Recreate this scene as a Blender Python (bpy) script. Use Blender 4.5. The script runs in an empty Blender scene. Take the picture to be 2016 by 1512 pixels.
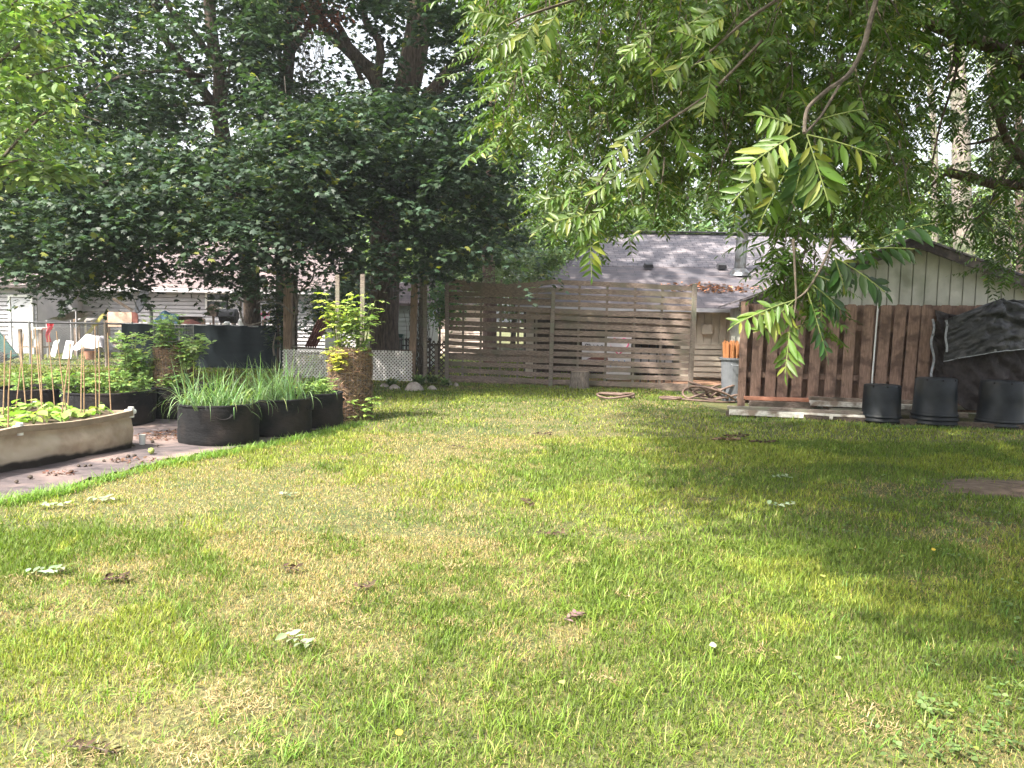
import bpy, math, random
import numpy as np
from mathutils import Vector, Matrix
random.seed(7); rng = np.random.default_rng(11)
S = bpy.context.scene; COL = S.collection
R = math.radians
# ------------------------------------------------------------------ camera
FPX, CX, CY = 1512.0, 1008.0, 756.0
PITCH, ROLL, EYE = R(4.7), R(0.9), 1.5
cd = bpy.data.cameras.new('camera'); cam = bpy.data.objects.new('camera', cd); COL.objects.link(cam)
cd.sensor_width = 36.0; cd.lens = 36.0*FPX/2016.0; cd.clip_end = 600; cd.clip_start = 0.05
ROT = Matrix.Rotation(math.pi/2-PITCH, 3, 'X') @ Matrix.Rotation(ROLL, 3, 'Z')
cam.matrix_world = Matrix.Translation((0, 0, EYE)) @ ROT.to_4x4()
S.camera = cam
# ------------------------------------------------------------------ world, sun, exposure
SUN_EL, SUN_AZ = R(56), R(-128)      # azimuth measured from +Y towards +X: behind the camera's left shoulder
w = bpy.data.worlds.new('World'); S.world = w; w.use_nodes = True
nt = w.node_tree; bg = nt.nodes['Background']
sky = nt.nodes.new('ShaderNodeTexSky'); sky.sky_type = 'NISHITA'; sky.sun_disc = False
sky.sun_elevation = SUN_EL; sky.sun_rotation = SUN_AZ; sky.air_density = 1.3; sky.dust_density = 6.0; sky.ozone_density = 1.0
hs = nt.nodes.new('ShaderNodeHueSaturation'); hs.inputs['Saturation'].default_value = 0.30; hs.inputs['Value'].default_value = 1.15   # summer haze: nearly white sky
nt.links.new(sky.outputs[0], hs.inputs['Color']); nt.links.new(hs.outputs[0], bg.inputs[0]); bg.inputs[1].default_value = 0.15
TOSUN = Vector((math.sin(SUN_AZ)*math.cos(SUN_EL), math.cos(SUN_AZ)*math.cos(SUN_EL), math.sin(SUN_EL)))
ld = bpy.data.lights.new('sun', 'SUN'); ld.energy = 4.4; ld.angle = R(0.9); ld.color = (1.0, 0.93, 0.82)
lo = bpy.data.objects.new('sun', ld); COL.objects.link(lo); lo.rotation_euler = TOSUN.to_track_quat('Z', 'Y').to_euler()
S.view_settings.view_transform = 'Standard'; S.view_settings.look = 'None'; S.view_settings.gamma = 1
S.view_settings.exposure = 1.62
S.cycles.max_bounces = 7; S.cycles.transparent_max_bounces = 6; S.cycles.diffuse_bounces = 4
S.cycles.glossy_bounces = 2; S.cycles.transmission_bounces = 4; S.cycles.use_denoising = True; S.cycles.sample_clamp_indirect = 8

def ray(px, py):
    return ROT @ Vector(((px-CX)/FPX, (CY-py)/FPX, -1.0))
def P(px, py, d):
    v = ray(px, py); k = d/v.y
    return Vector((v.x*k, d, EYE+v.z*k))
def G(px, py, z=0.0):
    v = ray(px, py); k = (z-EYE)/v.z
    return Vector((v.x*k, v.y*k, z))
def XZ(px, py, d):
    p = P(px, py, d); return p.x, p.z
# ------------------------------------------------------------------ materials
def lin(c):
    return tuple(x for x in c)+(1.0,)
def newmat(name):
    m = bpy.data.materials.new(name); m.use_nodes = True
    return m, m.node_tree, m.node_tree.nodes['Principled BSDF']
def nmat(name, c1, c2, scale=8, rough=0.8, bump=0.3, stretch=(1, 1, 1), c3=None, scale2=None, spec=0.3, detail=8, metal=0.0, dist=0.02):
    m, t, b = newmat(name); N = t.nodes; L = t.links
    tc = N.new('ShaderNodeTexCoord'); mp = N.new('ShaderNodeMapping'); mp.inputs['Scale'].default_value = stretch
    L.new(tc.outputs['Object'], mp.inputs[0])
    n = N.new('ShaderNodeTexNoise'); n.inputs['Scale'].default_value = scale; n.inputs['Detail'].default_value = detail; n.inputs['Roughness'].default_value = 0.65
    L.new(mp.outputs[0], n.inputs[0])
    r = N.new('ShaderNodeValToRGB'); r.color_ramp.elements[0].position = 0.32; r.color_ramp.elements[1].position = 0.68
    r.color_ramp.elements[0].color = lin(c1); r.color_ramp.elements[1].color = lin(c2)
    L.new(n.outputs[0], r.inputs[0]); out = r.outputs[0]
    if c3 is not None:
        n2 = N.new('ShaderNodeTexNoise'); n2.inputs['Scale'].default_value = scale2 or scale*0.2; n2.inputs['Detail'].default_value = 5
        L.new(tc.outputs['Object'], n2.inputs[0])
        r2 = N.new('ShaderNodeValToRGB'); r2.color_ramp.elements[0].position = 0.5; r2.color_ramp.elements[1].position = 0.64
        L.new(n2.outputs[0], r2.inputs[0])
        mx = N.new('ShaderNodeMixRGB'); L.new(r2.outputs[0], mx.inputs[0]); L.new(out, mx.inputs[1]); mx.inputs[2].default_value = lin(c3); out = mx.outputs[0]
    L.new(out, b.inputs['Base Color']); b.inputs['Roughness'].default_value = rough; b.inputs['Metallic'].default_value = metal
    b.inputs['Specular IOR Level'].default_value = spec
    if bump:
        bp = N.new('ShaderNodeBump'); bp.inputs['Strength'].default_value = bump; bp.inputs['Distance'].default_value = dist
        L.new(n.outputs[0], bp.inputs['Height']); L.new(bp.outputs[0], b.inputs['Normal'])
    return m
def leafmat(name, tint=(1, 1, 1), trans=0.35, rough=0.45, spec=0.35, attr='Col'):
    m, t, b = newmat(name); N = t.nodes; L = t.links
    a = N.new('ShaderNodeAttribute'); a.attribute_name = attr
    mx = N.new('ShaderNodeMixRGB'); mx.blend_type = 'MULTIPLY'; mx.inputs[0].default_value = 1; mx.inputs[2].default_value = lin(tint)
    L.new(a.outputs['Color'], mx.inputs[1])
    L.new(mx.outputs[0], b.inputs['Base Color']); b.inputs['Roughness'].default_value = rough; b.inputs['Specular IOR Level'].default_value = spec
    tr = N.new('ShaderNodeBsdfTranslucent')
    m2 = N.new('ShaderNodeMixRGB'); m2.blend_type = 'MULTIPLY'; m2.inputs[0].default_value = 1; m2.inputs[2].default_value = (1.5, 1.7, 0.6, 1)
    L.new(mx.outputs[0], m2.inputs[1]); L.new(m2.outputs[0], tr.inputs[0])
    ms = N.new('ShaderNodeMixShader'); ms.inputs[0].default_value = trans
    L.new(b.outputs[0], ms.inputs[1]); L.new(tr.outputs[0], ms.inputs[2])
    L.new(ms.outputs[0], t.nodes['Material Output'].inputs[0])
    return m
M = {}
M['bark'] = nmat('maple_bark', (0.035, 0.026, 0.02), (0.16, 0.12, 0.095), 7, 0.95, 1.0, (3, 3, 0.6), dist=0.06)
M['bark_pale'] = nmat('pale_bark', (0.14, 0.12, 0.10), (0.36, 0.31, 0.27), 6, 0.95, 0.8, (3, 3, 0.6), c3=(0.10, 0.12, 0.07), scale2=1.5, dist=0.05)
M['twig'] = nmat('twig_bark', (0.05, 0.04, 0.03), (0.16, 0.13, 0.10), 30, 0.9, 0.2)
M['twig_green'] = nmat('green_stem', (0.12, 0.16, 0.04), (0.22, 0.26, 0.09), 30, 0.7, 0.1)
M['gray_wood'] = nmat('weathered_wood', (0.10, 0.08, 0.068), (0.33, 0.275, 0.235), 11, 0.9, 0.5, (1.2, 1.2, 9), c3=(0.20, 0.20, 0.15), scale2=2.5)
M['gray_slat'] = nmat('weathered_slat', (0.10, 0.074, 0.060), (0.37, 0.285, 0.24), 10, 0.9, 0.5, (0.9, 4, 9), c3=(0.17, 0.15, 0.115), scale2=1.6)
M['brown_fence'] = nmat('brown_stained_board', (0.165, 0.105, 0.08), (0.33, 0.215, 0.165), 9, 0.75, 0.35, (5, 5, 0.7), c3=(0.125, 0.08, 0.062), scale2=5)
M['old_white'] = nmat('peeling_white_board', (0.50, 0.47, 0.42), (0.78, 0.75, 0.70), 14, 0.8, 0.3, (0.6, 4, 4), c3=(0.24, 0.19, 0.15), scale2=4)
M['dark_wood'] = nmat('dark_rotten_wood', (0.03, 0.024, 0.02), (0.13, 0.10, 0.08), 10, 0.95, 0.6, (0.8, 4, 4))
M['plank'] = nmat('old_plank', (0.15, 0.11, 0.085), (0.36, 0.28, 0.23), 10, 0.9, 0.5, (0.7, 4, 4), c3=(0.10, 0.08, 0.06), scale2=3)
M['siding_white'] = nmat('white_siding', (0.40, 0.39, 0.41), (0.50, 0.48, 0.50), 3, 0.5, 0.05)
M['siding_cream'] = nmat('cream_siding', (0.56, 0.49, 0.40), (0.68, 0.61, 0.51), 4, 0.6, 0.08, c3=(0.46, 0.40, 0.33), scale2=1.2)
M['siding_grey'] = nmat('grey_siding', (0.46, 0.50, 0.50), (0.58, 0.61, 0.60), 3, 0.5, 0.05)
M['shed_wall'] = nmat('shed_panel', (0.42, 0.42, 0.36), (0.60, 0.60, 0.53), 3.5, 0.75, 0.15, (1, 1, 0.6), c3=(0.30, 0.31, 0.24), scale2=1.5)
M['rake'] = nmat('dark_rake_board', (0.018, 0.016, 0.017), (0.07, 0.055, 0.05), 6, 0.8, 0.3, (3, 3, 3), c3=(0.13, 0.11, 0.10), scale2=3)
M['black_plastic'] = nmat('black_nursery_plastic', (0.006, 0.008, 0.011), (0.014, 0.018, 0.023), 9, 0.5, 0.06, spec=0.3, c3=(0.022, 0.022, 0.021), scale2=3)
M['black_felt'] = nmat('black_felt', (0.005, 0.005, 0.006), (0.012, 0.012, 0.013), 16, 0.95, 0.5, (1, 1, 2.5), c3=(0.024, 0.019, 0.017), scale2=2.2)
M['screen'] = nmat('dark_windscreen_cloth', (0.006, 0.011, 0.015), (0.013, 0.022, 0.027), 2.2, 0.8, 0.2, (1, 1, 3))
M['beige'] = nmat('beige_fabric', (0.29, 0.225, 0.165), (0.46, 0.375, 0.29), 3.2, 0.85, 0.5, (1.4, 1.4, 1), c3=(0.46, 0.39, 0.31), scale2=2.2)
t = M['beige'].node_tree; N = t.nodes; L = t.links; bs = N['Principled BSDF']; src = bs.inputs['Base Color'].links[0].from_socket   # darker, uneven band along the foot
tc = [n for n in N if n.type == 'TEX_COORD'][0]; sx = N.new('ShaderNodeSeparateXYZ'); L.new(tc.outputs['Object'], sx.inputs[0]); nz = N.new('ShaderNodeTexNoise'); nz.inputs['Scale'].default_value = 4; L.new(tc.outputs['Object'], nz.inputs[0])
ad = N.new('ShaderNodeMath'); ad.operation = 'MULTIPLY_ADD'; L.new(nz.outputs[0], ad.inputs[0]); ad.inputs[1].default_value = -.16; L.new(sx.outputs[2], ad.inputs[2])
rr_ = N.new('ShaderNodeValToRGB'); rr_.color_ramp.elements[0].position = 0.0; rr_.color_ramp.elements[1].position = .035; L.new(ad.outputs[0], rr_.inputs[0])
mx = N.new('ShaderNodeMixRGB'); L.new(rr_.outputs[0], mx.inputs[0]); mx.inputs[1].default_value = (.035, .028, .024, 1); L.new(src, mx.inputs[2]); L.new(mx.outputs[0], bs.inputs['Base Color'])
M['beige_hem'] = nmat('beige_hem_fabric', (0.20, 0.155, 0.11), (0.29, 0.23, 0.17), 8, 0.85, 0.2)
M['white_pvc'] = nmat('white_pvc', (0.62, 0.62, 0.62), (0.8, 0.8, 0.79), 6, 0.4, 0.05)
M['soil'] = nmat('potting_soil', (0.03, 0.02, 0.014), (0.12, 0.085, 0.06), 25, 0.95, 0.8)
M['mat'] = nmat('weed_mat_cloth', (0.045, 0.038, 0.042), (0.125, 0.10, 0.10), 3.5, 0.75, 0.6, (1.2, 2.6, 1), c3=(0.20, 0.15, 0.135), scale2=1.6, dist=0.03)
M['straw'] = nmat('straw_packing', (0.035, 0.022, 0.017), (0.13, 0.085, 0.062), 20, 0.95, 0.9, dist=0.04)
M['straw_blade'] = leafmat('straw_blade', (1, 1, 1), 0.1, 0.8, 0.2)
M['leaf'] = leafmat('leaf', trans=0.26, rough=0.5, spec=0.26)
M['leaf_gloss'] = leafmat('leaf_glossy', trans=0.30, rough=0.42, spec=0.30)
M['grass'] = leafmat('grass_blade', trans=0.30, rough=0.55, spec=0.25)
M['bamboo'] = nmat('bamboo_cane', (0.30, 0.19, 0.11), (0.46, 0.31, 0.19), 12, 0.6, 0.1, (2, 2, 6))
M['galv'] = nmat('galvanised_wire', (0.20, 0.20, 0.20), (0.34, 0.34, 0.34), 20, 0.5, 0.0, metal=0.6)
M['dark_metal'] = nmat('dark_metal', (0.018, 0.018, 0.02), (0.05, 0.05, 0.055), 10, 0.5, 0.05)
M['pipe_metal'] = nmat('chimney_steel', (0.12, 0.125, 0.13), (0.30, 0.31, 0.32), 7, 0.42, 0.08, (4, 4, 0.6), metal=0.75, c3=(0.12, 0.11, 0.10), scale2=4)
M['lattice'] = nmat('white_vinyl_lattice', (0.68, 0.65, 0.64), (0.80, 0.77, 0.76), 7, 0.5, 0.05)
M['rock'] = nmat('pale_stone', (0.26, 0.22, 0.20), (0.50, 0.44, 0.40), 7, 0.9, 0.6)
M['hose'] = nmat('brown_hose', (0.10, 0.062, 0.05), (0.18, 0.125, 0.10), 14, 0.55, 0.1)
M['porch'] = nmat('dark_brown_porch_wall', (0.045, 0.032, 0.026), (0.10, 0.07, 0.055), 3, 0.8, 0.1, (5, 5, .6))
M['glass'] = nmat('dark_window_glass', (0.02, 0.025, 0.03), (0.06, 0.07, 0.075), 2, 0.12, 0, spec=0.6)
M['grey_bin'] = nmat('grey_bin_plastic', (0.11, 0.12, 0.135), (0.16, 0.17, 0.185), 6, 0.5, 0.05)
M['orange_stick'] = nmat('orange_sticks', (0.34, 0.13, 0.05), (0.50, 0.25, 0.11), 16, 0.8, 0.2, (4, 4, 1))
M['stone_mulch'] = nmat('leaf_litter', (0.17, 0.085, 0.05), (0.48, 0.29, 0.19), 22, 0.95, 0.8)
M['tarp'] = nmat('black_tarp', (0.010, 0.011, 0.013), (0.028, 0.029, 0.032), 24, 0.38, 0.8, spec=0.5, c3=(0.05, 0.048, 0.05), scale2=9, dist=0.02)
M['tarp_low'] = nmat('brown_tarp', (0.014, 0.011, 0.012), (0.046, 0.035, 0.035), 18, 0.55, 0.6, spec=0.35, dist=0.02)
M['tarp_edge'] = nmat('silver_tarp_hem', (0.20, 0.21, 0.23), (0.42, 0.43, 0.46), 18, 0.4, 0.4)
M['red_cloth'] = nmat('red_cloth', (0.42, 0.02, 0.04), (0.6, 0.05, 0.08), 6, 0.8, 0.2)
M['white_cloth'] = nmat('white_cloth', (0.32, 0.30, 0.325), (0.50, 0.47, 0.50), 5, 0.85, 0.5)
M['plywood'] = nmat('bare_plywood', (0.58, 0.40, 0.30), (0.74, 0.55, 0.44), 4, 0.8, 0.1, (1, 1, 4))
M['rust_paint'] = nmat('rust_red_paint', (0.16, 0.055, 0.045), (0.28, 0.11, 0.09), 5, 0.75, 0.1)
M['blue_tarp'] = nmat('blue_plastic', (0.015, 0.05, 0.085), (0.03, 0.10, 0.15), 6, 0.5, 0.3)
M['green_plastic'] = nmat('dark_green_plastic', (0.01, 0.05, 0.045), (0.02, 0.09, 0.075), 6, 0.4, 0.1)
M['yellow'] = nmat('yellow_paint', (0.40, 0.36, 0.10), (0.58, 0.52, 0.20), 9, 0.6, 0.1)
M['cream_wood'] = nmat('cream_paint', (0.60, 0.54, 0.46), (0.74, 0.68, 0.6), 9, 0.6, 0.1)
M['terracotta'] = nmat('terracotta', (0.42, 0.17, 0.10), (0.56, 0.27, 0.18), 9, 0.8, 0.1)
M['pink'] = nmat('pink_paint', (0.75, 0.10, 0.26), (0.82, 0.16, 0.32), 9, 0.5, 0)
M['blue_paint'] = nmat('blue_paint', (0.12, 0.25, 0.6), (0.2, 0.35, 0.7), 9, 0.5, 0)
M['board'] = nmat('white_board', (0.70, 0.66, 0.68), (0.80, 0.76, 0.78), 4, 0.5, 0)
M['cedar'] = nmat('cedar_post', (0.17, 0.115, 0.085), (0.40, 0.29, 0.22), 8, 0.85, 0.4, (5, 5, 0.6))
M['cut_wood'] = nmat('stump_bark', (0.10, 0.085, 0.075), (0.28, 0.235, 0.20), 12, 0.95, 0.9, (3, 3, 0.8), dist=0.04)
M['cut_top'] = nmat('stump_top', (0.22, 0.17, 0.13), (0.40, 0.32, 0.25), 10, 0.9, 0.3)
M['walnut_husk'] = nmat('green_nut_husk', (0.24, 0.30, 0.07), (0.36, 0.42, 0.13), 9, 0.7, 0.2)
M['jug'] = nmat('milky_plastic', (0.6, 0.6, 0.58), (0.72, 0.72, 0.70), 4, 0.4, 0)
def shingle(name, a, b_, mort, sx=1.0):
    m, t, b = newmat(name); N = t.nodes; L = t.links
    tc = N.new('ShaderNodeTexCoord'); mp = N.new('ShaderNodeMapping'); L.new(tc.outputs['Object'], mp.inputs[0])
    br = N.new('ShaderNodeTexBrick'); br.inputs['Color1'].default_value = lin(a); br.inputs['Color2'].default_value = lin(b_); br.inputs['Mortar'].default_value = lin(mort)
    br.inputs['Scale'].default_value = 1; br.inputs['Brick Width'].default_value = 0.30*sx; br.inputs['Row Height'].default_value = 0.135; br.inputs['Mortar Size'].default_value = 0.010; br.inputs['Bias'].default_value = -0.1
    L.new(mp.outputs[0], br.inputs[0])
    n = N.new('ShaderNodeTexNoise'); n.inputs['Scale'].default_value = 1.2; n.inputs['Detail'].default_value = 9; n.inputs['Roughness'].default_value = 0.7; L.new(tc.outputs['Object'], n.inputs[0])
    r = N.new('ShaderNodeValToRGB'); r.color_ramp.elements[0].color = (0.62, 0.62, 0.66, 1); r.color_ramp.elements[1].color = (1.3, 1.2, 1.15, 1); r.color_ramp.elements[0].position = 0.35; r.color_ramp.elements[1].position = 0.65
    L.new(n.outputs[0], r.inputs[0])
    mx = N.new('ShaderNodeMixRGB'); mx.blend_type = 'MULTIPLY'; mx.inputs[0].default_value = 1; L.new(br.outputs[0], mx.inputs[1]); L.new(r.outputs[0], mx.inputs[2])
    L.new(mx.outputs[0], b.inputs['Base Color']); b.inputs['Roughness'].default_value = 0.9
    bp = N.new('ShaderNodeBump'); bp.inputs['Strength'].default_value = 0.6; bp.inputs['Distance'].default_value = 0.02
    L.new(br.outputs['Fac'], bp.inputs['Height']); bp.invert = True; L.new(bp.outputs[0], b.inputs['Normal'])
    return m
M['shingle'] = shingle('mauve_shingle', (0.125, 0.125, 0.145), (0.185, 0.175, 0.19), (0.058, 0.057, 0.065))
M['shingle_low'] = shingle('dark_rolled_roofing', (0.10, 0.097, 0.112), (0.14, 0.125, 0.132), (0.07, 0.066, 0.075), 3.3)
M['shingle_far'] = shingle('far_shingle', (0.13, 0.105, 0.11), (0.18, 0.145, 0.145), (0.09, 0.08, 0.08))
# ------------------------------------------------------------------ mesh helpers
class MB:
    def __init__(s): s.v = []; s.f = []
    def add(s, vs, fs):
        o = len(s.v); s.v += [Vector(x) for x in vs]; s.f += [tuple(i+o for i in f) for f in fs]; return s
    def box(s, c, size, rot=None, taper=1.0):
        hx, hy, hz = size[0]/2, size[1]/2, size[2]/2; c = Vector(c); vs = []
        for z in (-1, 1):
            k = 1 if z < 0 else taper
            for x, y in ((-1, -1), (1, -1), (1, 1), (-1, 1)):
                p = Vector((x*hx*k, y*hy*k, z*hz)); vs.append(c+(rot @ p if rot else p))
        return s.add(vs, [(3, 2, 1, 0), (4, 5, 6, 7), (0, 1, 5, 4), (1, 2, 6, 5), (2, 3, 7, 6), (3, 0, 4, 7)])
    def beam(s, a, b, w_, h, up=(0, 0, 1), nseg=1, bow=0.0, jit=0.0):
        a = Vector(a); b = Vector(b); d = (b-a).normalized(); up = Vector(up)
        side = d.cross(up).normalized(); u = side.cross(d).normalized(); rings = []
        for i in range(nseg+1):
            t = i/nseg; p = a.lerp(b, t)+u*(-bow*4*t*(1-t))+(u*random.uniform(-jit, jit)+side*random.uniform(-jit, jit))
            rings.append([p+side*sx*w_/2+u*sy*h/2 for sx, sy in ((-1, -1), (1, -1), (1, 1), (-1, 1))])
        vs = [q for r_ in rings for q in r_]; fs = [(3, 2, 1, 0), tuple(4*nseg+k for k in range(4))]
        for i in range(nseg):
            for k in range(4):
                fs.append((4*i+k, 4*i+(k+1) % 4, 4*i+4+(k+1) % 4, 4*i+4+k))
        return s.add(vs, fs)
    def tube(s, pts, rad, n=8, cap=True, wob=0.0):
        pts = [Vector(p) for p in pts]; m_ = len(pts)
        if not hasattr(rad, '__len__'): rad = [rad]*m_
        vs = []; ref = None
        for i, p in enumerate(pts):
            d = (pts[min(i+1, m_-1)]-pts[max(i-1, 0)]).normalized()
            if ref is None: ref = d.orthogonal().normalized()
            ref = (ref-d*ref.dot(d)); ref = ref.normalized() if ref.length > 1e-6 else d.orthogonal().normalized()
            b = d.cross(ref)
            for k in range(n):
                a = 2*math.pi*k/n; rr = rad[i]*(1+wob*math.sin(3*a+i*0.7)+wob*random.uniform(-0.5, 0.5))
                vs.append(p+ref*math.cos(a)*rr+b*math.sin(a)*rr)
        fs = [(i*n+k, i*n+(k+1) % n, (i+1)*n+(k+1) % n, (i+1)*n+k) for i in range(m_-1) for k in range(n)]
        if cap: fs += [tuple(range(n-1, -1, -1)), tuple((m_-1)*n+k for k in range(n))]
        return s.add(vs, fs)
    def lathe(s, c, prof, n=28, sx=1.0, sy=1.0, wob=0.0, seed=0, cap=False):
        rr = random.Random(seed); ph = [rr.uniform(0, 6.28) for _ in range(6)]; c = Vector(c); vs = []
        for i, (r_, z) in enumerate(prof):
            for k in range(n):
                a = 2*math.pi*k/n; q = r_*(1+wob*(math.sin(2*a+ph[0]+i*.2)+0.7*math.sin(3*a+ph[1]-i*.5)+.5*math.sin(7*a+ph[2]+i)))
                vs.append(c+Vector((math.cos(a)*q*sx, math.sin(a)*q*sy, z)))
        fs = [(i*n+k, i*n+(k+1) % n, (i+1)*n+(k+1) % n, (i+1)*n+k) for i in range(len(prof)-1) for k in range(n)]
        if cap: fs += [tuple((len(prof)-1)*n+k for k in range(n))]
        return s.add(vs, fs)
    def quad(s, *p): return s.add(p, [tuple(range(len(p)))])
    def slab(s, pts, thick):
        n = len(pts); pts = [Vector(p) for p in pts]; t = Vector(thick)
        return s.add(pts+[p+t for p in pts], [tuple(range(n-1, -1, -1)), tuple(range(n, 2*n))]+[(i, (i+1) % n, n+(i+1) % n, n+i) for i in range(n)])
    def sheet(s, fn, nu, nv):
        vs = [fn(i/nu, j/nv) for j in range(nv+1) for i in range(nu+1)]
        return s.add(vs, [(j*(nu+1)+i, j*(nu+1)+i+1, (j+1)*(nu+1)+i+1, (j+1)*(nu+1)+i) for j in range(nv) for i in range(nu)])
    def build(s, name, mat, parent=None, smooth=False, solid=0.0):
        me = bpy.data.meshes.new(name); off = Vector(parent_loc(parent)) if parent else Vector((0, 0, 0))
        me.from_pydata([v-off for v in s.v], [], s.f); me.materials.append(M[mat] if isinstance(mat, str) else mat); me.validate()
        if smooth: me.polygons.foreach_set('use_smooth', [True]*len(me.polygons))
        o = bpy.data.objects.new(name, me); COL.objects.link(o)
        if parent: o.parent = parent
        if solid:
            md = o.modifiers.new('thick', 'SOLIDIFY'); md.thickness = solid
        return o
def parent_loc(o):
    v = Vector((0, 0, 0))
    while o: v += o.location; o = o.parent
    return v
def thing(name, label, cat, loc=(0, 0, 0), group=None):
    o = bpy.data.objects.new(name, None); COL.objects.link(o); o.location = loc; o.empty_display_size = 0.1
    return tag(o, label, cat, group)
def tag(o, label, cat, group=None, kind=None):
    o['label'] = label; o['category'] = cat
    if group: o['group'] = group
    if kind: o['kind'] = kind
    return o
def base(o, loc):
    """move a single-mesh thing's origin to its base"""
    loc = Vector(loc); o.data.transform(Matrix.Translation(-loc)); o.location = loc; return o
def struct(o, label=None):
    o['kind'] = 'structure'
    if label: o['label'] = label
    return o
def copy_thing(o, loc, rz=0.0, label=None, scale=1.0):
    c = o.copy(); COL.objects.link(c); c.location = loc; c.rotation_euler = (0, 0, rz); c.scale = (scale,)*3
    if label: c['label'] = label
    for ch in list(o.children):
        d = ch.copy(); COL.objects.link(d); d.parent = c
        for g in ch.children:
            e = g.copy(); COL.objects.link(e); e.parent = d
    return c
# ---- instanced leaf meshes with numpy
def inst_mesh(name, T, F, pos, A, B, C, col, mat, parent=None, smooth=False):
    """T (k,3) template verts (side, forward, normal); pos (n,3); A,B,C (n,3) axes (scaled); col (n,3)"""
    T = np.asarray(T, float); n = len(pos); k = len(T)
    V = pos[:, None, :]+T[None, :, 0, None]*A[:, None, :]+T[None, :, 1, None]*B[:, None, :]+T[None, :, 2, None]*C[:, None, :]
    V = V.reshape(-1, 3)
    if parent is not None: V = V-np.array(parent_loc(parent))
    sizes = np.array([len(f) for f in F]); flat = np.concatenate([np.array(f) for f in F])
    loops = (np.arange(n)[:, None]*k+flat[None, :]).ravel(); ls = np.tile(sizes, n); st = np.concatenate([[0], np.cumsum(ls)[:-1]])
    me = bpy.data.meshes.new(name); me.vertices.add(len(V)); me.vertices.foreach_set('co', V.astype(np.float32).ravel())
    me.loops.add(len(loops)); me.loops.foreach_set('vertex_index', loops.astype(np.int32))
    me.polygons.add(len(ls)); me.polygons.foreach_set('loop_start', st.astype(np.int32)); me.polygons.foreach_set('loop_total', ls.astype(np.int32))
    me.update(calc_edges=True)
    c4 = np.ones((n, k, 4), np.float32); c4[:, :, :3] = col[:, None, :]
    at = me.color_attributes.new('Col', 'FLOAT_COLOR', 'POINT'); at.data.foreach_set('color', c4.ravel())
    me.materials.append(M[mat])
    if smooth: me.polygons.foreach_set('use_smooth', np.ones(len(ls), bool))
    o = bpy.data.objects.new(name, me); COL.objects.link(o)
    if parent is not None: o.parent = parent
    return o
def norm(a): return a/np.maximum(np.linalg.norm(a, axis=1, keepdims=True), 1e-9)
def frames(fwd, nrm):
    B = norm(fwd); A = norm(np.cross(B, nrm)); C = np.cross(A, B); return A, B, C
# templates: side, forward, normal (unit length leaf)
LEAFLET = ([(0, 0, 0), (-.13, .28, .03), (-.15, .5, .035), (-.09, .78, .02), (0, 1, -.06), (.09, .78, .02), (.15, .5, .035), (.13, .28, .03), (0, .5, -.01)],
           [(0, 8, 2, 1), (8, 4, 3, 2), (0, 7, 6, 8), (8, 6, 5, 4)])
OVAL = ([(0, 0, 0), (-.24, .25, .05), (-.28, .5, .06), (-.16, .8, .02), (0, 1, -.08), (.16, .8, .02), (.28, .5, .06), (.24, .25, .05), (0, .5, -.01)],
        [(0, 8, 2, 1), (8, 4, 3, 2), (0, 7, 6, 8), (8, 6, 5, 4)])
MAPLE = ([(0, .35, .03), (0, 0, 0), (-.25, .02, -.02), (-.5, .2, -.05), (-.30, .36, .02), (-.42, .66, -.05), (-.15, .62, .02), (0, 1, -.08), (.15, .62, .02), (.42, .66, -.05), (.30, .36, .02), (.5, .2, -.05), (.25, .02, -.02)],
         [(0, 1, 2, 3, 4), (0, 4, 5, 6), (0, 6, 7, 8), (0, 8, 9, 10), (0, 10, 11, 12, 1)])
SIMPLE = ([(0, 0, 0), (-.3, .45, .04), (0, 1, -.05), (.3, .45, .04)], [(0, 3, 2, 1)])
def leafcol(n, basec, var=0.25, yellow=0.1, yc=(0.30, 0.30, 0.06)):
    b = np.array(basec)[None, :]*(1+rng.normal(0, var, (n, 1)).clip(-.55, .8))
    b = b*(1+rng.normal(0, .06, (n, 3)))
    k = rng.random((n, 1)) < yellow
    return np.where(k, b*.5+np.array(yc)[None, :]*.5, b).clip(0.002, 1)
def sprays(centers, nleaf, rad, thick, size, outward=None, tilt=0.35, droop=0.35):
    """flat layered leaf sprays round each centre: positions and frames"""
    n = len(centers); tot = n*nleaf; c = np.repeat(centers, nleaf, 0)
    r = rad*np.sqrt(rng.random(tot)); a = rng.random(tot)*2*np.pi
    tl = rng.normal(0, tilt, (n, 2)); tl = np.repeat(tl, nleaf, 0); rs = np.repeat(rng.uniform(.6, 1.3, n), nleaf); r = r*rs
    x, y = r*np.cos(a), r*np.sin(a)
    z = tl[:, 0]*x+tl[:, 1]*y-droop*r*r/rad+rng.normal(0, thick, tot)
    pos = c+np.stack([x, y, z], 1)
    fw = np.stack([np.cos(a)+rng.normal(0, .6, tot), np.sin(a)+rng.normal(0, .6, tot), rng.normal(-.45, .35, tot)], 1)
    nr = np.stack([rng.normal(0, .35, tot), rng.normal(-.12, .35, tot), np.ones(tot)], 1)
    A, B, C = frames(fw, nr); s = (size*rng.uniform(.65, 1.25, tot))[:, None]
    return pos, A*s, B*s, C*s
def px_points(poly, n, d0, d1, holes=(), bias=1.0):
    """random world points whose directions fall in an outline, over a real range of distance"""
    poly = np.array(poly, float); out = []
    x0, y0 = poly.min(0); x1, y1 = poly.max(0)
    while len(out) < n:
        x = rng.uniform(x0, x1); y = rng.uniform(y0, y1)
        if not inside(poly, x, y): continue
        if any(((x-hx)/rx)**2+((y-hy)/ry)**2 < 1 for hx, hy, rx, ry in holes): continue
        out.append(P(x, y, d0+(d1-d0)*rng.random()**bias))
    return np.array(out)
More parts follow.
